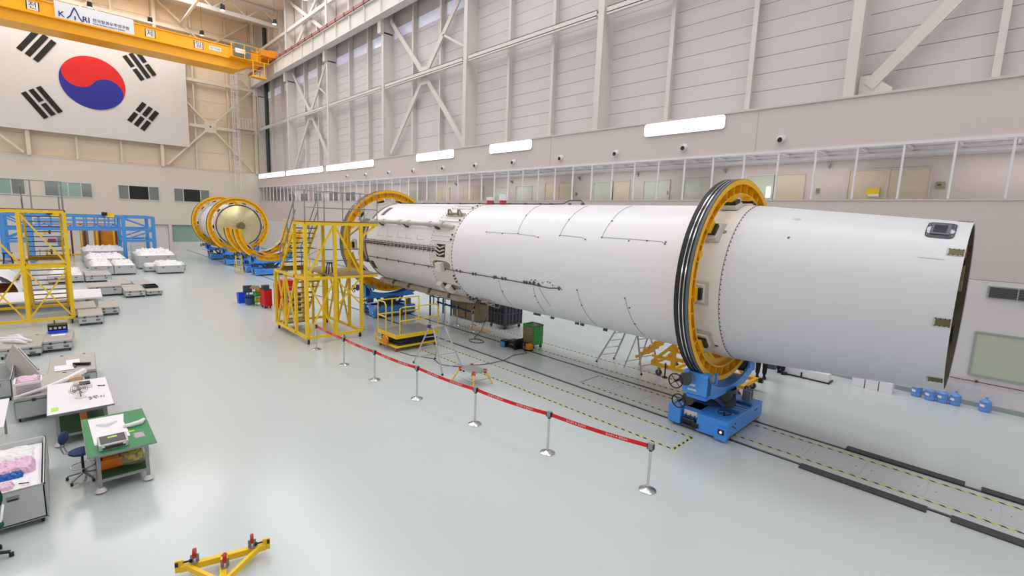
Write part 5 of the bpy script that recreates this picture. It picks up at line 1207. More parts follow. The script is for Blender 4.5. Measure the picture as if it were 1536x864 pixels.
case('equipment_case', 'low aluminium crate between the white heap and the closed cases', -40.2, 1.32, 1.28, 2.6, 0.47)
case('equipment_case', 'aluminium crate in the middle row of white heaps', -49.0, 1.74, 2.44, 3.5, 0.72, 0, lid=False); heap('crumpled white plastic on the middle row crate', -52.4, -49.1, 1.8, 4.15, 0.72, 0.45, 7)
case('equipment_case', 'aluminium crate in the rear row of white heaps under the gantry beam', -54.0, 1.75, 2.9, 4.0, 0.95, 0, lid=False); heap('crumpled white plastic on the rear row crate under the gantry', -57.9, -54.1, 1.8, 4.6, 0.95, 0.55, 8)
# flat white fairing cover
t = thing('white_cover_panel', 'large flat white cover lying on yellow trestles behind the left work stand', 'cover', (-31.5, 0, 0)); MB().prism([(-33.4, 1.66), (-30.4, 1.55), (-30.35, 0.5), (-30.5, -4.2), (-34.0, -4.2)], 'Z', 0.42, 0.5).build('cover', 'white_table', t, bevel=0.01)
B('trestle', 'orange_yellow', t, (-33.6, -30.6, -3.9, -3.7, 0, 0.42), (-33.2, -30.6, 1.0, 1.1, 0, 0.42))
t = thing('fairing_shell', 'long white curved shell lying behind the left work stand', 'shell', (-38, -2, 0)); MB().lathe([(0.2, 0), (0.9, 0.6), (1.2, 2.2), (1.2, 5.5), (1.1, 5.6)], (-41.5, -2.6, 0.1), 'X', 24, 0, PI).build('shell', 'white_table', t, smooth=True); B('shell_slot', 'dark_grey', t, (-38.6, -36.4, -1.6, -1.45, 0.78, 0.86)); B('shell_base', 'orange_yellow', t, (-41.0, -36.0, -3.7, -1.5, 0.02, 0.12))
# nearer cases
case('equipment_case', 'closed aluminium case with a blue instrument on its lid', -21.75, -0.49, 0.72, 1.75, 0.39, R(-3))
t = thing('blue_instrument', 'blue and black instrument unit on an aluminium case', 'instrument', (-22.9, -0.05, 0.4)); B('blue_case', 'blue_bin', t, (-23.25, -22.95, -0.35, 0.15, 0.395, 0.47)); B('black_unit', 'black_plastic', t, (-23.5, -23.1, -0.36, 0.16, 0.47, 0.66)); 
for k in range(4): B('dial', 'chrome', t, (-23.1, -23.09, -0.32+k*0.12, -0.25+k*0.12, 0.52, 0.6))
o = B('paper_sheet', 'paper', None, (-22.75, -22.5, -0.28, 0.08, 0.395, 0.399)); tag(o, 'white paper sheet before the blue instrument', 'paper')
case('equipment_case', 'closed aluminium case with long white wrapped parts on top at the left edge', -21.5, -1.5, 0.98, 1.8, 0.36, R(-4))
for k, (a, b_, c_, d_) in enumerate(((-22.9, -1.5, -22.0, -0.72), (-22.5, -1.5, -21.8, -0.85), (-23.1, -1.3, -22.6, -0.95))):
    o = MB().tube([(a, b_, 0.42), ((a+c_)/2, (b_+d_)/2+0.06, 0.45), (c_, d_, 0.41)], [0.04, 0.075, 0.03], 8).build('wrapped_part', 'plastic_wrap', None, smooth=True); tag(o, ['long part wrapped in white film, rear one on the left edge case', 'long part wrapped in white film, front one on the left edge case', 'short part wrapped in white film on the left edge case'][k], 'wrapped part', 'wrapped parts on the left edge case')
case('equipment_case', 'aluminium case with white sheets and a black clamp on its framed lid', -16.78, -0.36, 0.96, 1.9, 0.57, R(-2))
for k, (a, b_, c_, d_) in enumerate(((-17.5, -16.95, -0.22, 0.16), (-18.0, -17.4, 0.02, 0.3))):
    o = B('paper_sheet', 'paper', None, (a, b_, c_, d_, 0.582+k*0.003, 0.586+k*0.003)); tag(o, ['front white sheet on the framed case lid', 'rear white sheet on the framed case lid'][k], 'paper', 'sheets on the framed case lid')
t = thing('black_clamp', 'long black clamp lying on the framed case lid', 'clamp', (-17.3, 0.3, 0.58)); MB().bar((-17.35, 0.16, 0.62), (-17.15, 0.50, 0.62), 0.06, 0.07).build('jaw', 'black_plastic', t); MB().bar((-17.1, 0.2, 0.6), (-17.25, 0.16, 0.62), 0.03).build('clamp_screw', 'dark_grey', t)
case('equipment_case', 'large aluminium case under the plastic box, behind the white table', -15.02, -0.90, 1.28, 1.7, 0.58, R(3), handles=1)
t = thing('plastic_box', 'translucent plastic box filled with pink packing on the large case', 'box', (-15.5, -0.65, 0.58)); B('box_wall', 'pink_clear', t, (-15.75, -15.22, -0.86, -0.45, 0.58, 0.84), bevel=0.01); B('box_rim', 'plastic_wrap', t, (-15.78, -15.19, -0.89, -0.86, 0.82, 0.87), (-15.78, -15.19, -0.45, -0.42, 0.82, 0.87), (-15.22, -15.18, -0.89, -0.42, 0.82, 0.87), (-15.79, -15.75, -0.89, -0.42, 0.82, 0.87)); MB().tube([(-15.17, -0.75, 0.78), (-15.14, -0.72, 0.75), (-15.14, -0.58, 0.75), (-15.17, -0.55, 0.78)], 0.01, 6).build('box_handle', 'grey_steel', t)
wrap_mesh('packing', 'pink_bag', -15.74, -15.22, -0.85, -0.46, 0.82, 0.14, 21, t, (14, 12))
o = MB().tube([(-14.95, -0.88, 0.64), (-15.3, -0.35, 0.66), (-15.7, 0.0, 0.67), (-16.3, 0.33, 0.66)], [0.02, 0.05, 0.06, 0.08], 8).build('plastic_sleeve', 'plastic_wrap', None, smooth=True); tag(o, 'long crumpled plastic sleeve lying across the large case', 'plastic sheeting')
o = wrap_mesh('cloth_bundle', 'cardboard', -16.0, -15.6, 0.0, 0.3, 0.59, 0.15, 22, None, (8, 8)); tag(o, 'small brown and white bundle on the large case behind the white table', 'bundle')
LIDP = [(-18.9, -1.19, 0.5), (-18.9, -0.97, 1.02), (-17.1, -0.43, 0.5), (-17.1, -0.65, 0.0)]
# open case with raised lid at the left
t = case('equipment_case', 'aluminium case at the left edge, open, behind the plastic box', -16.9, -2.2, 1.2, 1.9, 0.56, 0, lid=False, open_=True)
lidv = [Vector(LIDP[i]) for i in range(4)]; nn_ = (lidv[1]-lidv[0]).cross(lidv[3]-lidv[0]).normalized()*0.06
t = thing('loose_lid', 'loose aluminium case lid leaning up like a triangle by the open case', 'lid', (-18, -1, 0.4)); MB().add([*lidv, *[v-nn_ for v in lidv]], [(0, 1, 2, 3), (7, 6, 5, 4), (0, 4, 5, 1), (1, 5, 6, 2), (2, 6, 7, 3), (3, 7, 4, 0)]).build('lid_panel', 'case_lid', t, bevel=0.01)
for a, b_ in ((0, 1), (1, 2)): MB().bar(lidv[a]+(lidv[b_]-lidv[a])*0.15+nn_*-0.2, lidv[a]+(lidv[b_]-lidv[a])*0.85-nn_*0.2, 0.03, 0.07).build('lid_frame', 'case_edge', t)
for f in (0.3, 0.75): p = lidv[1]+(lidv[2]-lidv[1])*f; MB().cbox(p, (0.05, 0.05, 0.05)).build('latch', 'black_plastic', t)
# ================================================================ tables
def table(name, lab, x0, x1, y0, y1, h, top, shelf, rz=0, feet='dark_grey'):
    t = thing(name, lab, 'table', ((x0+x1)/2, (y0+y1)/2, 0))
    B('tabletop', top, t, (x0, x1, y0, y1, h-0.03, h), bevel=0.004); B('top_edge', 'grey_steel', t, (x0-0.006, x1+0.006, y0-0.006, y0, h-0.035, h-0.002), (x0-0.006, x1+0.006, y1, y1+0.006, h-0.035, h-0.002), (x1, x1+0.006, y0, y1, h-0.035, h-0.002), (x0-0.006, x0, y0, y1, h-0.035, h-0.002))
    a, b, c, d = x0+0.12, x1-0.12, y0+0.14, y1-0.14
    for x in (a, b):
        for y in (c, d):
            lg = MB().bar((x, y, 0.09), (x, y, h-0.03), 0.055).build('leg', 'grey_steel', t)
            MB().cyl((x, y-0.018, 0.04), 0.04, 0.036, 'Y', 12).build('caster_wheel', 'black_rubber', lg); MB().lathe([(0.001, 0.10), (0.045, 0.10), (0.075, 0.05), (0.085, 0.03), (0.08, 0.03), (0.001, 0.085)], (x, y, 0), 'Z', 14).build('caster_guard', 'rocket_band', lg, smooth=True)
    for y in (c, d): MB().bar((a, y, 0.22), (b, y, 0.22), 0.05).build('stretcher', 'grey_steel', t); MB().bar((a, y, h-0.07), (b, y, h-0.07), 0.05).build('stretcher', 'grey_steel', t)
    for x in (a, b): MB().bar((x, c, 0.22), (x, d, 0.22), 0.05).build('stretcher', 'grey_steel', t); MB().bar((x, c, h-0.07), (x, d, h-0.07), 0.05).build('stretcher', 'grey_steel', t)
    B('shelf', shelf, t, (a, b, c, d, 0.245, 0.265))
    return t
table('work_table', 'white topped work table with a green lower shelf and a desk fan', -15.12, -12.92, -0.34, 0.70, 0.75, 'white_table', 'green_shelf')
table('work_table', 'green topped work table with grey legs and paper on it', -12.26, -10.31, 0.15, 1.10, 0.75, 'green_top', 'green_shelf')
o = B('yellow_slat', 'orange_yellow', None, (-14.9, -13.1, 0.15, 0.27, 0.27, 0.29)); tag(o, 'yellow slat lying on the lower shelf of the white table', 'slat')
# fan
t = thing('desk_fan', 'small round desk fan with wire guard on the white table', 'fan', (-13.85, 0.16, 0.75))
MB().cyl((-13.75, 0.20, 0.75), 0.10, 0.02, 'Z', 20).build('fan_base', 'rocket_band', t, smooth=True); MB().tube([(-13.75, 0.2, 0.76), (-13.8, 0.19, 0.86)], 0.012, 8).build('fan_neck', 'grey_steel', t)
mb = MB(); cF = Vector((-13.82, 0.18, 0.93)); ax = Vector((0.75, -0.1, 0.65)).normalized(); ua = ax.cross(Vector((0, 0, 1))).normalized(); va = ax.cross(ua)
for r_ in (0.045, 0.08, 0.115, 0.145): mb.tube([cF+ua*r_*math.cos(2*PI*k/24)+va*r_*math.sin(2*PI*k/24)+ax*0.03*(1-r_/0.145) for k in range(24)], 0.004, 4, closed=True)
for k in range(18): a = 2*PI*k/18; mb.tube([cF+ax*0.035, cF+(ua*math.cos(a)+va*math.sin(a))*0.145], 0.0025, 4)
mb.build('wire_guard', 'grey_steel', t)
mb = MB()
for k in range(4):
    a = k*PI/2; d1 = ua*math.cos(a)+va*math.sin(a); d2 = ua*math.cos(a+0.7)+va*math.sin(a+0.7); mb.add([cF-ax*0.02, cF+d1*0.12-ax*0.01, cF+d2*0.12-ax*0.03], [(0, 1, 2)])
mb.build('fan_blades', 'pipe_grey', t); MB().lathe([(0.001, -0.03), (0.03, -0.02), (0.03, 0.02), (0.001, 0.03)], cF, 'X', 12).build('fan_hub', 'grey_steel', t, smooth=True)
t = thing('small_white_box', 'small white open box with black parts on the white table', 'box', (-14.55, 0.28, 0.75)); B('box', 'white_table', t, (-14.68, -14.38, 0.17, 0.42, 0.75, 0.83), bevel=0.005); B('black_parts', 'black_plastic', t, (-14.64, -14.42, 0.2, 0.39, 0.83, 0.86)); B('brush', 'beige_board', t, (-14.9, -14.6, 0.1, 0.26, 0.75, 0.82))
t = thing('metal_parts', 'scattered small metal fittings on the white table right of the fan', 'fittings', (-13.5, 0.5, 0.75)); rnd = random.Random(9); mb = MB()
for k in range(22): mb.cbox((-13.55+rnd.uniform(-.12, .1), 0.45+rnd.uniform(-.13, .13), 0.757), (rnd.uniform(.02, .06), rnd.uniform(.01, .03), 0.014))
mb.build('fittings', 'grey_steel', t)
t = thing('pliers', 'small black pliers at the far right of the white table', 'tool', (-14.4, 0.58, 0.75)); MB().bar((-14.45, 0.52, 0.757), (-14.35, 0.64, 0.757), 0.02, 0.014).bar((-14.4, 0.52, 0.757), (-14.4, 0.64, 0.757), 0.015, 0.012).build('jaws', 'black_plastic', t)
o = B('green_note', 'highlighter', None, (-13.35, -13.1, -0.28, -0.17, 0.75, 0.753)); tag(o, 'bright green note taped at the near left corner of the white table', 'note')
o = wrap_mesh('clear_bag', 'plastic_wrap', -14.5, -14.15, 0.0, 0.17, 0.75, 0.08, 31, None, (8, 8)); tag(o, 'small clear plastic bag behind the fan on the white table', 'plastic sheeting')
# things on the green table
o = MB().prism([(-12.18, 0.24), (-12.14, 0.79), (-11.7, 0.75), (-10.88, 0.78), (-10.75, 0.27)], 'Z', 0.751, 0.754).build('white_sheet', 'paper', None); tag(o, 'large white sheet spread on the green table', 'paper')
o = MB().tube([(-11.75, 0.35, 0.765), (-11.6, 0.5, 0.775), (-11.75, 0.65, 0.765)], [0.02, 0.05, 0.02], 8).build('paper_curl', 'paper', None, smooth=True); tag(o, 'curled strip of paper on the white sheet', 'paper')
t = thing('silver_briefcase', 'small silver and black briefcase at the near edge of the green table', 'briefcase', (-10.62, 0.52, 0.75)); B('shell', 'case_side', t, (-10.86, -10.42, 0.31, 0.72, 0.75, 0.86), bevel=0.01); B('black_inlay', 'dark_grey', t, (-10.83, -10.46, 0.34, 0.69, 0.86, 0.866)); B('front_inlay', 'dark_grey', t, (-10.42, -10.416, 0.36, 0.67, 0.77, 0.83)); B('yellow_label', 'highlighter', t, (-10.75, -10.68, 0.45, 0.58, 0.866, 0.869)); MB().tube([(-10.41, 0.45, 0.82), (-10.38, 0.46, 0.81), (-10.38, 0.58, 0.81), (-10.41, 0.59, 0.82)], 0.009, 6).build('briefcase_handle', 'black_plastic', t)
for yy in (0.35, 0.64): B('latch', 'chrome', t, (-10.42, -10.408, yy, yy+0.04, 0.81, 0.87))
o = MB().tube([(-11.35, 0.72, 0.78), (-11.3, 0.85, 0.79), (-11.35, 0.98, 0.785), (-11.5, 1.05, 0.78)], [0.03, 0.045, 0.055, 0.03], 10).build('white_bundle', 'plastic_wrap', None, smooth=True); tag(o, 'long white cloth bundle on the right of the green table', 'cloth')
t = thing('clear_tape', 'clear film and small yellow strip on the green table right of the briefcase', 'film', (-10.9, 0.88, 0.75)); B('yellow_strip', 'highlighter', t, (-11.1, -11.05, 0.75, 0.86, 0.75, 0.756)); 
wrap_mesh('film', 'pink_clear', -10.95, -10.65, 0.8, 1.0, 0.751, 0.02, 33, t, (6, 6))
t = thing('orange_crate', 'orange plastic crate on the lower shelf of the green table', 'crate', (-11.2, 0.45, 0.265)); B('crate_wall', 'orange_plastic', t, (-11.6, -10.72, 0.3, 0.32, 0.27, 0.45), (-11.6, -10.72, 0.62, 0.64, 0.27, 0.45), (-11.6, -11.58, 0.3, 0.64, 0.27, 0.45), (-10.74, -10.72, 0.3, 0.64, 0.27, 0.45)); B('crate_floor', 'orange_plastic', t, (-11.6, -10.72, 0.3, 0.64, 0.266, 0.28)); 
for k in range(6): MB().cbox((-11.45+k*0.13, 0.47, 0.44), (0.1, 0.22, 0.06)).build('orange_part', 'orange_plastic', t)
t = thing('foam_bag', 'clear bag full of yellow foam pieces on the shelf of the green table', 'bag', (-10.75, 0.8, 0.265)); rnd = random.Random(12)
for k in range(46):
    a, b_, c_ = rnd.uniform(-1, 1), rnd.uniform(-1, 1), rnd.uniform(-1, 1)
    if a*a+b_*b_+c_*c_ > 1: continue
    MB().cbox((-10.78+a*0.24, 0.79+b_*0.17, 0.43+c_*0.13), (rnd.uniform(.07, .13), rnd.uniform(.05, .09), .05)).build('foam_piece', 'yellow_foam', t, bevel=0.008)
o = wrap_mesh('bag_skin', 'clear_bag', -11.04, -10.5, 0.60, 0.98, 0.42, 0.2, 41, t, (14, 12)); MB().lathe([(0.16, 0.27), (0.26, 0.34), (0.27, 0.45), (0.2, 0.53)], (-10.78, 0.79, 0), 'Z', 18).build('bag_side', 'clear_bag', t, smooth=True)
# blue stool at the green table
t = thing('work_stool', 'navy work stool with backrest and foot ring beside the green table', 'chair', (-11.2, 0.10, 0)); c = Vector((-11.2, 0.10, 0))
def rot2(pts, a): return [(p[0]*math.cos(a)-p[1]*math.sin(a), p[0]*math.sin(a)+p[1]*math.cos(a), p[2]) for p in pts]
MB().lathe([(0.001, 0.50), (0.16, 0.50), (0.185, 0.52), (0.18, 0.55), (0.001, 0.555)], c, 'Z', 20).build('seat', 'navy_fabric', t, smooth=True)
mb = MB().tube([c+Vector((-0.08, -0.08, 0.5)), c+Vector((-0.16, -0.20, 0.52)), c+Vector((-0.18, -0.23, 0.62)), c+Vector((-0.19, -0.22, 0.75))], 0.012, 6); mb.tube([c+Vector((-0.02, -0.10, 0.5)), c+Vector((-0.09, -0.24, 0.52)), c+Vector((-0.11, -0.27, 0.62)), c+Vector((-0.12, -0.26, 0.75))], 0.012, 6); mb.build('back_tubes', 'grey_steel', t)
bk = MB().lathe([(0.001, -0.03), (0.13, -0.025), (0.15, 0), (0.13, 0.02), (0.001, 0.03)], (0, 0, 0), 'X', 20); bk.v = [(v[0], v[1]*0.95, v[2]*0.8) for v in bk.v]; bk.v = [(v[0]*math.cos(1.1)-v[1]*math.sin(1.1)-0.14, v[0]*math.sin(1.1)+v[1]*math.cos(1.1)-0.22, v[2]+0.80) for v in bk.v]; bk.build('backrest', 'navy_fabric', t, smooth=True, world=False)
MB().tube([c+Vector((0, 0, 0.12)), c+Vector((0, 0, 0.5))], 0.02, 10).build('gas_lift', 'black_plastic', t)
MB().torus(c+Vector((0, 0, 0.26)), 0.17, 0.009, 'Z', 24, 6).build('foot_ring', 'chrome', t, smooth=True)
for k in range(5):
    a = 2*PI*k/5+0.5; e = Vector((math.cos(a), math.sin(a), 0)); lg = MB().bar(c+Vector((0, 0, 0.13)), c+e*0.24+Vector((0, 0, 0.07)), 0.035, 0.02).build('leg', 'grey_steel', t); MB().cyl(c+e*0.25+Vector((0, -0.02, 0.028)), 0.028, 0.04, 'Y', 10).build('caster_wheel', 'black_plastic', lg)
# ================================================================ near left open case and chair
case('equipment_case', 'big open aluminium case filled with bags at the lower left edge', -9.93, -2.0, 1.64, 2.12, 0.66, 0, lid=False, open_=True, handles=2)
FI = B('case_filling', 'paper', None, (-12.0, -9.98, -1.95, -0.42, 0.13, 0.56)); tag(FI, 'white packing board filling the big open case', 'packing')
for nm, lab, cat, mn, x0, x1, y0, y1, z, am, sd in (('pink_plastic_bag', 'pink plastic bag in the big open case', 'bag', 'pink_bag', -11.25, -10.72, -0.95, -0.48, 0.56, 0.16, 51), ('blue_plastic_bag', 'blue plastic bag in the big open case, before the pink bag', 'bag', 'blue_bag', -10.85, -10.6, -0.92, -0.62, 0.56, 0.1, 52), ('clear_plastic_bag', 'clear and white plastic bags at the rear of the big open case', 'bag', 'plastic_wrap', -11.9, -11.3, -1.2, -0.5, 0.56, 0.12, 53), ('white_plastic_bag', 'thin white plastic bag across the front of the big open case', 'bag', 'plastic_wrap', -10.55, -10.05, -1.5, -0.5, 0.56, 0.05, 54), ('pink_plastic_bag', 'small pink plastic bag at the front edge of the big open case', 'bag', 'pink_bag', -10.4, -10.15, -0.95, -0.72, 0.60, 0.06, 55)):
    o = wrap_mesh(nm, mn, x0, x1, y0, y1, z, am, sd, None, (18, 16)); tag(o, lab, cat, 'bags in the big open case')
t = thing('black_pen', 'black marker pen at the front edge of the big open case', 'pen', (-10.2, -0.6, 0.62)); MB().tube([(-10.25, -0.66, 0.615), (-10.2, -0.55, 0.615)], 0.01, 8).build('barrel', 'black_plastic', t)
t = thing('office_chair', 'dark green office chair with black base cut off by the left edge', 'chair', (-9.3, -1.02, 0)); c = Vector((-9.3, -1.02, 0))
MB().lathe([(0.001, 0.44), (0.2, 0.44), (0.235, 0.47), (0.23, 0.52), (0.001, 0.53)], c, 'Z', 20).build('seat', 'teal_fabric', t, smooth=True)
bk = MB().lathe([(0.001, -0.05), (0.18, -0.04), (0.21, 0), (0.18, 0.03), (0.001, 0.05)], (0, 0, 0), 'X', 24); bk.v = [(v[0]*0.6-0.30, v[1]*0.85+0.05, v[2]*1.1+0.76) for v in bk.v]; bk.build('backrest', 'teal_fabric', t, smooth=True, world=False)
MB().bar(c+Vector((-0.15, 0.05, 0.46)), c+Vector((-0.32, 0.05, 0.6)), 0.05, 0.02).build('back_bar', 'black_plastic', t); MB().tube([c+Vector((0.0, 0.2, 0.5)), c+Vector((-0.1, 0.22, 0.62)), c+Vector((-0.28, 0.22, 0.64))], 0.014, 6).build('armrest', 'paper', t)
MB().tube([c+Vector((0, 0, 0.1)), c+Vector((0, 0, 0.45))], 0.025, 10).build('gas_lift', 'black_plastic', t)
for k in range(5):
    a = 2*PI*k/5+1.35; e = Vector((math.cos(a), math.sin(a), 0)); lg = MB().bar(c+Vector((0, 0, 0.12)), c+e*0.27+Vector((0, 0, 0.075)), 0.045, 0.025).build('leg', 'black_plastic', t); MB().cyl(c+e*0.28+Vector((0, -0.025, 0.032)), 0.032, 0.05, 'Y', 10).build('caster_wheel', 'black_plastic', lg)
o = thing('side_table', 'corner of a white table at the far left edge', 'table', (-13.1, -1.6, 0)); B('tabletop', 'white_table', o, (-14.6, -12.75, -2.2, -0.93, 0.72, 0.75))
for x in (-14.5, -12.85):
    for y in (-2.1, -1.03): MB().bar((x, y, 0), (x, y, 0.72), 0.04).build('leg', 'grey_steel', o)
# ================================================================ upturned yellow frame at the bottom
t = thing('upturned_trolley', 'small yellow steel trolley lying upside down with red wheels up', 'trolley', (-7.0, 1.45, 0))
a_, b_ = Vector((-7.27, 0.93, 0.11)), Vector((-7.0, 1.93, 0.11)); dd = (b_-a_).normalized(); nn2 = Vector((-dd.y, dd.x, 0)) * -1
YP = 'yellow_paint'; mid = (a_+b_)/2; far = mid+nn2*0.9
MB().bar(a_, b_, 0.075, 0.09).build('cross_beam', YP, t, bevel=0.004); MB().bar(mid, far, 0.085, 0.09).build('spine', YP, t, bevel=0.004)
MB().bar(a_+dd*0.08, mid+nn2*0.55, 0.05, 0.08).build('brace', YP, t, bevel=0.004); MB().bar(b_-dd*0.08, mid+nn2*0.55, 0.05, 0.08).build('brace', YP, t, bevel=0.004)
for e, s in ((a_, -1), (b_, 1)):
    MB().bar(e+dd*s*0.01+Vector((0, 0, -0.05)), e+dd*s*0.01+Vector((0, 0, 0.12)), 0.02, 0.1, up=dd).build('end_plate', YP, t); MB().tube([e+dd*s*0.02+Vector((0, 0, 0.07)), e+dd*s*0.055+Vector((0, 0, 0.07))], 0.035, 12).build('end_buffer', 'black_plastic', t); MB().tube([e-dd*s*0.03+Vector((0, 0, 0.08)), e-dd*s*0.1+Vector((0, 0, 0.08))], 0.012, 8).cbox(e-dd*s*0.12+Vector((0, 0, 0.08)), (0.035, 0.035, 0.035)).build('lock_bolt', 'black_plastic', t)
for p in (a_+dd*0.17, b_-dd*0.17, mid+nn2*0.28+dd*0.02):
    z0 = 0.155; c_ = p+Vector((0, 0, z0-0.11+0.1))
    w_ = MB().lathe([(0.018, -0.022), (0.06, -0.022), (0.068, -0.01), (0.068, 0.01), (0.06, 0.022), (0.018, 0.022)], (0, 0, 0), 'Y', 18)
    w_.v = [(v[0]*dd.y+v[1]*dd.x+c_.x, -v[0]*dd.x+v[1]*dd.y+c_.y, v[2]+c_.z+0.03) for v in w_.v]; w_.build('caster_wheel', 'red_wheel', t, smooth=True)
    for s in (-1, 1): MB().bar(p+dd*s*0.032+Vector((0, 0, 0.045)), p+dd*s*0.032+Vector((0, 0, 0.16)), 0.008, 0.04, up=dd).build('fork_plate', 'grey_steel', t)
    MB().bar(p+Vector((0, 0, 0.045)), p+Vector((0, 0, 0.06)), 0.1, 0.08, up=dd).build('caster_base', 'grey_steel', t)
# ================================================================ clutter by the red cabinets
t = thing('tool_cabinet', 'tall red tool cabinet behind the left corner of the work stand', 'cabinet', (-25.4, 8.3, 0)); B('body', 'red_paint', t, (-25.7, -25.0, 7.95, 8.75, 0.12, 1.35), bevel=0.01); B('lid', 'red_paint', t, (-25.7, -25.0, 8.2, 8.75, 1.35, 1.5), bevel=0.01)
for k in range(5): B('drawer_handle', 'aluminium', t, (-25.0, -24.985, 8.05, 8.65, 0.35+k*0.2, 0.37+k*0.2))
for x in (-25.6, -25.1):
    for y in (8.05, 8.65): caster(t, x, y, 0.055)
t = thing('tool_cabinet', 'low red tool chest left of the tall red cabinet', 'cabinet', (-26.3, 7.8, 0)); B('body', 'red_paint', t, (-26.6, -25.9, 7.55, 7.93, 0.1, 0.95), bevel=0.01); B('work_top', 'black_rubber', t, (-26.6, -25.9, 7.55, 7.93, 0.95, 0.98)); B('case_on_top', 'dark_grey', t, (-26.5, -26.2, 7.6, 7.9, 0.98, 1.15))
for x in (-26.5, -26.0):
    for y in (7.62, 7.86): caster(t, x, y, 0.05)
t = thing('parts_shelf', 'silver wire shelf trolley beside the red cabinet', 'shelf', (-23.9, 8.4, 0))
for x in (-24.2, -23.6):
    for y in (8.1, 8.7): MB().bar((x, y, 0), (x, y, 1.1), 0.03).build('upright', 'aluminium', t)
for z in (0.15, 0.4, 0.65, 0.9, 1.08): B('shelf_board', 'aluminium', t, (-24.2, -23.6, 8.1, 8.7, z, z+0.02))
for k in range(8): B('parts_bin', 'dark_grey' if k % 2 else 'paper', t, (-24.15+0.28*(k % 2), -23.95+0.28*(k % 2), 8.15, 8.6, 0.17+0.25*(k//2), 0.30+0.25*(k//2)))
t = thing('blue_bin', 'bright blue plastic bin standing on the floor', 'bin', (-28.2, 7.1, 0)); MB().lathe([(0.001, 0), (0.24, 0), (0.28, 0.55), (0.26, 0.55), (0.22, 0.03)], (-28.2, 7.1, 0), 'Z', 4, PI/4, PI/4+2*PI).build('bin_body', 'blue_bin', t)
t = thing('office_chair', 'blue seated chair with mesh back beside the blue bin', 'chair', (-27.4, 7.3, 0)); MB().cyl((-27.4, 7.3, 0.42), 0.27, 0.09, 'Z', 18).build('seat', 'navy_fabric', t, smooth=True); B('backrest', 'dark_grey', t, (-27.72, -27.68, 7.05, 7.5, 0.6, 1.0), bevel=0.02); MB().cyl((-27.4, 7.3, 0.05), 0.24, 0.33, 'Z', 14).build('drum_base', 'blue_dark', t, smooth=True); MB().bar((-27.6, 7.3, 0.5), (-27.7, 7.3, 0.7), 0.05).build('back_bar', 'dark_grey', t)
t = thing('green_cart', 'small green cart with yellow boxes beside the red chest', 'cart', (-27.0, 7.55, 0)); B('tray', 'green_cabinet', t, (-27.25, -26.75, 7.4, 7.85, 0.2, 0.24), (-27.25, -26.75, 7.4, 7.85, 0.5, 0.72)); B('yellow_box', 'yellow_paint', t, (-27.2, -26.8, 7.45, 7.8, 0.24, 0.4)); B('load', 'orange_yellow', t, (-27.2, -26.8, 7.5, 7.8, 0.74, 0.9)); wrap_mesh('bag_on_top', 'brown_board', -27.4, -26.9, 7.3, 7.7, 0.9, 0.2, 61, t, (6, 6))
for x in (-27.2, -26.8):
    for y in (7.45, 7.8): MB().bar((x, y, 0.0), (x, y, 0.72), 0.03).build('leg', 'green_cabinet', t)
# ================================================================ blue gantry and racks far left
t = thing('blue_gantry', 'large blue steel gantry frame far left before the end wall', 'gantry', (-54, 1.5, 0)); GB = 'gantry_blue'
def gb(p, q, w_=0.18, nm='beam'): MB().bar(p, q, w_).build(nm, GB, t)
GX = (-52.6, -56.6)
for x in GX:
    for z in (2.86, 3.92): gb((x, -2.7, z), (x, 6.5, z), 0.2)
    for z in (3.2, 3.55): gb((x, -1.0, z), (x, 4.2, z), 0.08)
    y = -0.7
    while y < 4.3: gb((x, y, 2.86), (x, y, 3.92), 0.1, 'post'); y += 0.7
    for (y0, y1) in ((4.45, 6.5), (-2.7, -1.25)):
        for yy in (y0, y1): gb((x, yy, 0.05), (x, yy, 3.98), 0.26, 'leg')
        gb((x, y0, 1.9), (x, y1, 1.9), 0.18)
        gb((x, y0, 2.0), (x, y1, 2.8), 0.11, 'brace'); gb((x, y1, 2.95), (x, y0, 3.85), 0.11, 'brace')
        for yy in (y0, y1): MB().cbox((x, yy, 0.06), (0.45, 0.45, 0.12)).build('wheel_box', 'blue_dark', t)
for yy in (-2.7, -1.25, 4.45, 6.5):
    for z in (1.9, 3.92): gb((GX[0], yy, z), (GX[1], yy, z), 0.18)
for yy in (0.3, 3.6): MB().cbox((-52.6, yy, 4.08), (0.45, 0.55, 0.4)).build('hoist', 'yellow_paint', t); MB().cbox((-52.4, yy-0.35, 4.16), (0.35, 0.35, 0.28)).build('hoist_motor', 'black_plastic', t)
for k in range(8): z = 0.4+k*0.26; MB().bar((-53.4, 5.0, z), (-53.4, 5.9, z), 0.05).build('ladder_rung', 'white_steel', t)
for y in (5.0, 5.9): MB().bar((-53.4, y-0.17*(y < 5.5), 0.05), (-53.4, y, 2.6), 0.06).build('ladder_rail', 'white_steel', t)
t = thing('storage_rack', 'yellow and brown rack frame standing under the blue gantry', 'rack', (-60, 2, 0))
for y in (0.1, 1.1, 1.75, 2.5, 3.35):
    MB().bar((-59.5, y*1.45-0.6, 0.0), (-59.5, y*1.45-0.6, 3.1), 0.14).build('upright', 'yellow_ring', t)
    MB().bar((-61, y*1.45-0.3, 0.0), (-61, y*1.45-0.3, 3.0), 0.14).build('upright', 'brown_rail', t)
for z in (0.25, 3.05): MB().bar((-59.5, -0.5, z), (-59.5, 4.4, z), 0.14).build('beam', 'yellow_ring', t)
B('orange_panel', 'orange_yellow', t, (-61.5, -61.2, 2.9, 4.9, 0.3, 3.0)); B('grey_panel', 'grey_steel', t, (-61.6, -61.3, 1.9, 2.5, 0.8, 2.6))
MB().bar((-59.5, -0.3, 0.5), (-59.5, 0.9, 2.4), 0.06).bar((-59.5, 0.9, 0.5), (-59.5, -0.3, 2.4), 0.06).build('cross_brace', 'dark_grey', t)
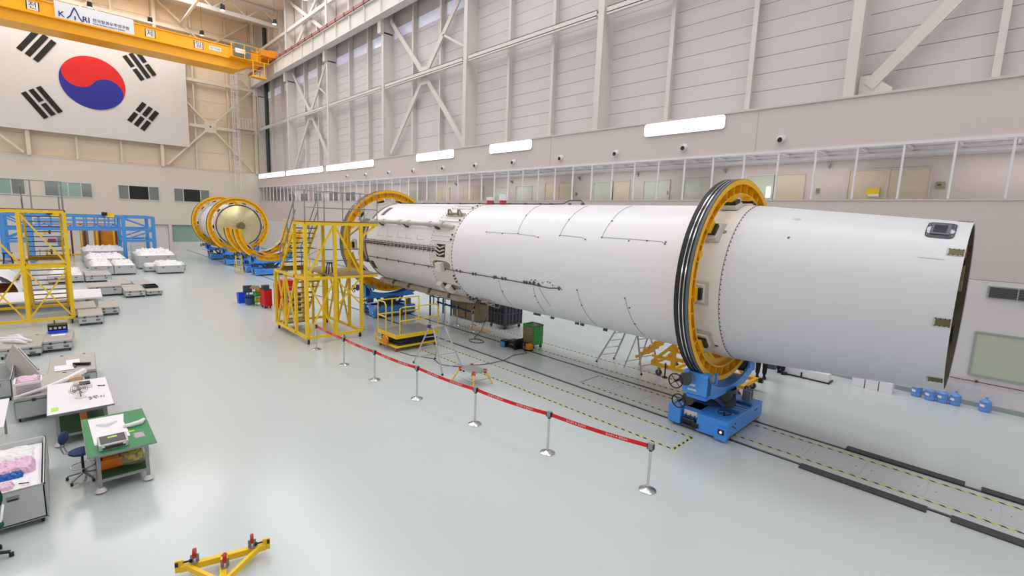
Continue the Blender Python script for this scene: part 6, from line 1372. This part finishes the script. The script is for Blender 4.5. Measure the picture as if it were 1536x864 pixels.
t = thing('panel_board', 'pale notice board with red and grey panels behind the left stand', 'board', (-58, 0.2, 0)); B('board', 'paper', t, (-58.0, -57.95, -0.9, 1.1, 0.9, 2.2)); B('red_panel', 'red_white', t, (-57.95, -57.9, -0.3, 0.2, 1.5, 1.8)); B('grey_panel', 'grey_steel', t, (-57.95, -57.9, 0.3, 0.9, 1.2, 1.9)); B('post', 'grey_steel', t, (-58.0, -57.95, -0.9, -0.85, 0, 0.9), (-58.0, -57.95, 1.05, 1.1, 0, 0.9))
# small yellow ladders at the far rings
t = thing('step_ladder', 'small yellow step ladder standing beside the far blue dollies', 'step ladder', (-41.2, 10.3, 0))
for y in (10.1, 10.5):
    MB().bar((-41.0, y, 0), (-41.3, y+0.02, 1.4), 0.05).build('rail', 'yellow_paint', t); MB().bar((-41.8, y, 0), (-41.35, y+0.02, 1.4), 0.04).build('rear_leg', 'yellow_paint', t)
for k in range(5): f = k/5+0.12; MB().bar((-41.0-0.3*f, 10.1, 1.4*f), (-41.0-0.3*f, 10.5, 1.4*f), 0.05).build('rung', 'yellow_paint', t)
t = thing('tubular_stand', 'tall thin yellow tubular access stand beside the far rings', 'stand', (-37, 13.5, 0)); rnd = random.Random(77)
for x in (-37.8, -36.2):
    for y in (12.6, 14.4): MB().bar((x, y, 0), (x, y, 4.4), 0.05).build('post', 'yellow_paint', t)
for z in (1.1, 2.2, 3.3, 4.3):
    for x in (-37.8, -36.2): MB().bar((x, 12.6, z), (x, 14.4, z), 0.045).build('crossbar', 'yellow_paint', t)
    for y in (12.6, 14.4): MB().bar((-37.8, y, z), (-36.2, y, z), 0.045).build('crossbar', 'yellow_paint', t)
for z in (0.1, 1.1, 2.2, 3.3): MB().bar((-36.2, 12.6, z), (-36.2, 14.4, z+1.0), 0.035).build('brace', 'grey_steel', t)
B('deck', 'grating_dark', t, (-37.8, -36.2, 12.6, 14.4, 2.2, 2.25))
# ================================================================ pendant lamps
for i, (x, y, z) in enumerate(((-55, 3.6, 20.95), (-55, 7.6, 20.95), (-55, 11.5, 20.95), (-62.5, 17.5, 22.8), (-45, 10.9, 20.3), (-48, 15.7, 21.4), (-38, 14.6, 20.3))):
    t = thing('pendant_lamp', ['small black pendant lamp above the crane banner', 'small black pendant lamp, second from the left above the crane', 'small black pendant lamp, third from the left above the crane', 'small black pendant lamp beside the crane control cabinet', 'small black pendant lamp high near the roof truss, the left one', 'small black pendant lamp high near the roof truss, the right one', 'small black pendant lamp at the top edge before the right wall'][i], 'lamp', (x, y, z), 'black pendant lamps under the roof')
    MB().lathe([(0.001, 0.5), (0.06, 0.48), (0.17, 0.4), (0.185, 0.08), (0.17, 0.0)], (x, y, z), 'Z', 20).build('housing', 'black_plastic', t, smooth=True); MB().cyl((x, y, z-0.02), 0.17, 0.04, 'Z', 20).build('lens', 'pendant_glow', t)
    MB().tube([(x, y, z+0.45), (x, y, 27)], 0.015, 5).build('cord', 'dark_grey', t)
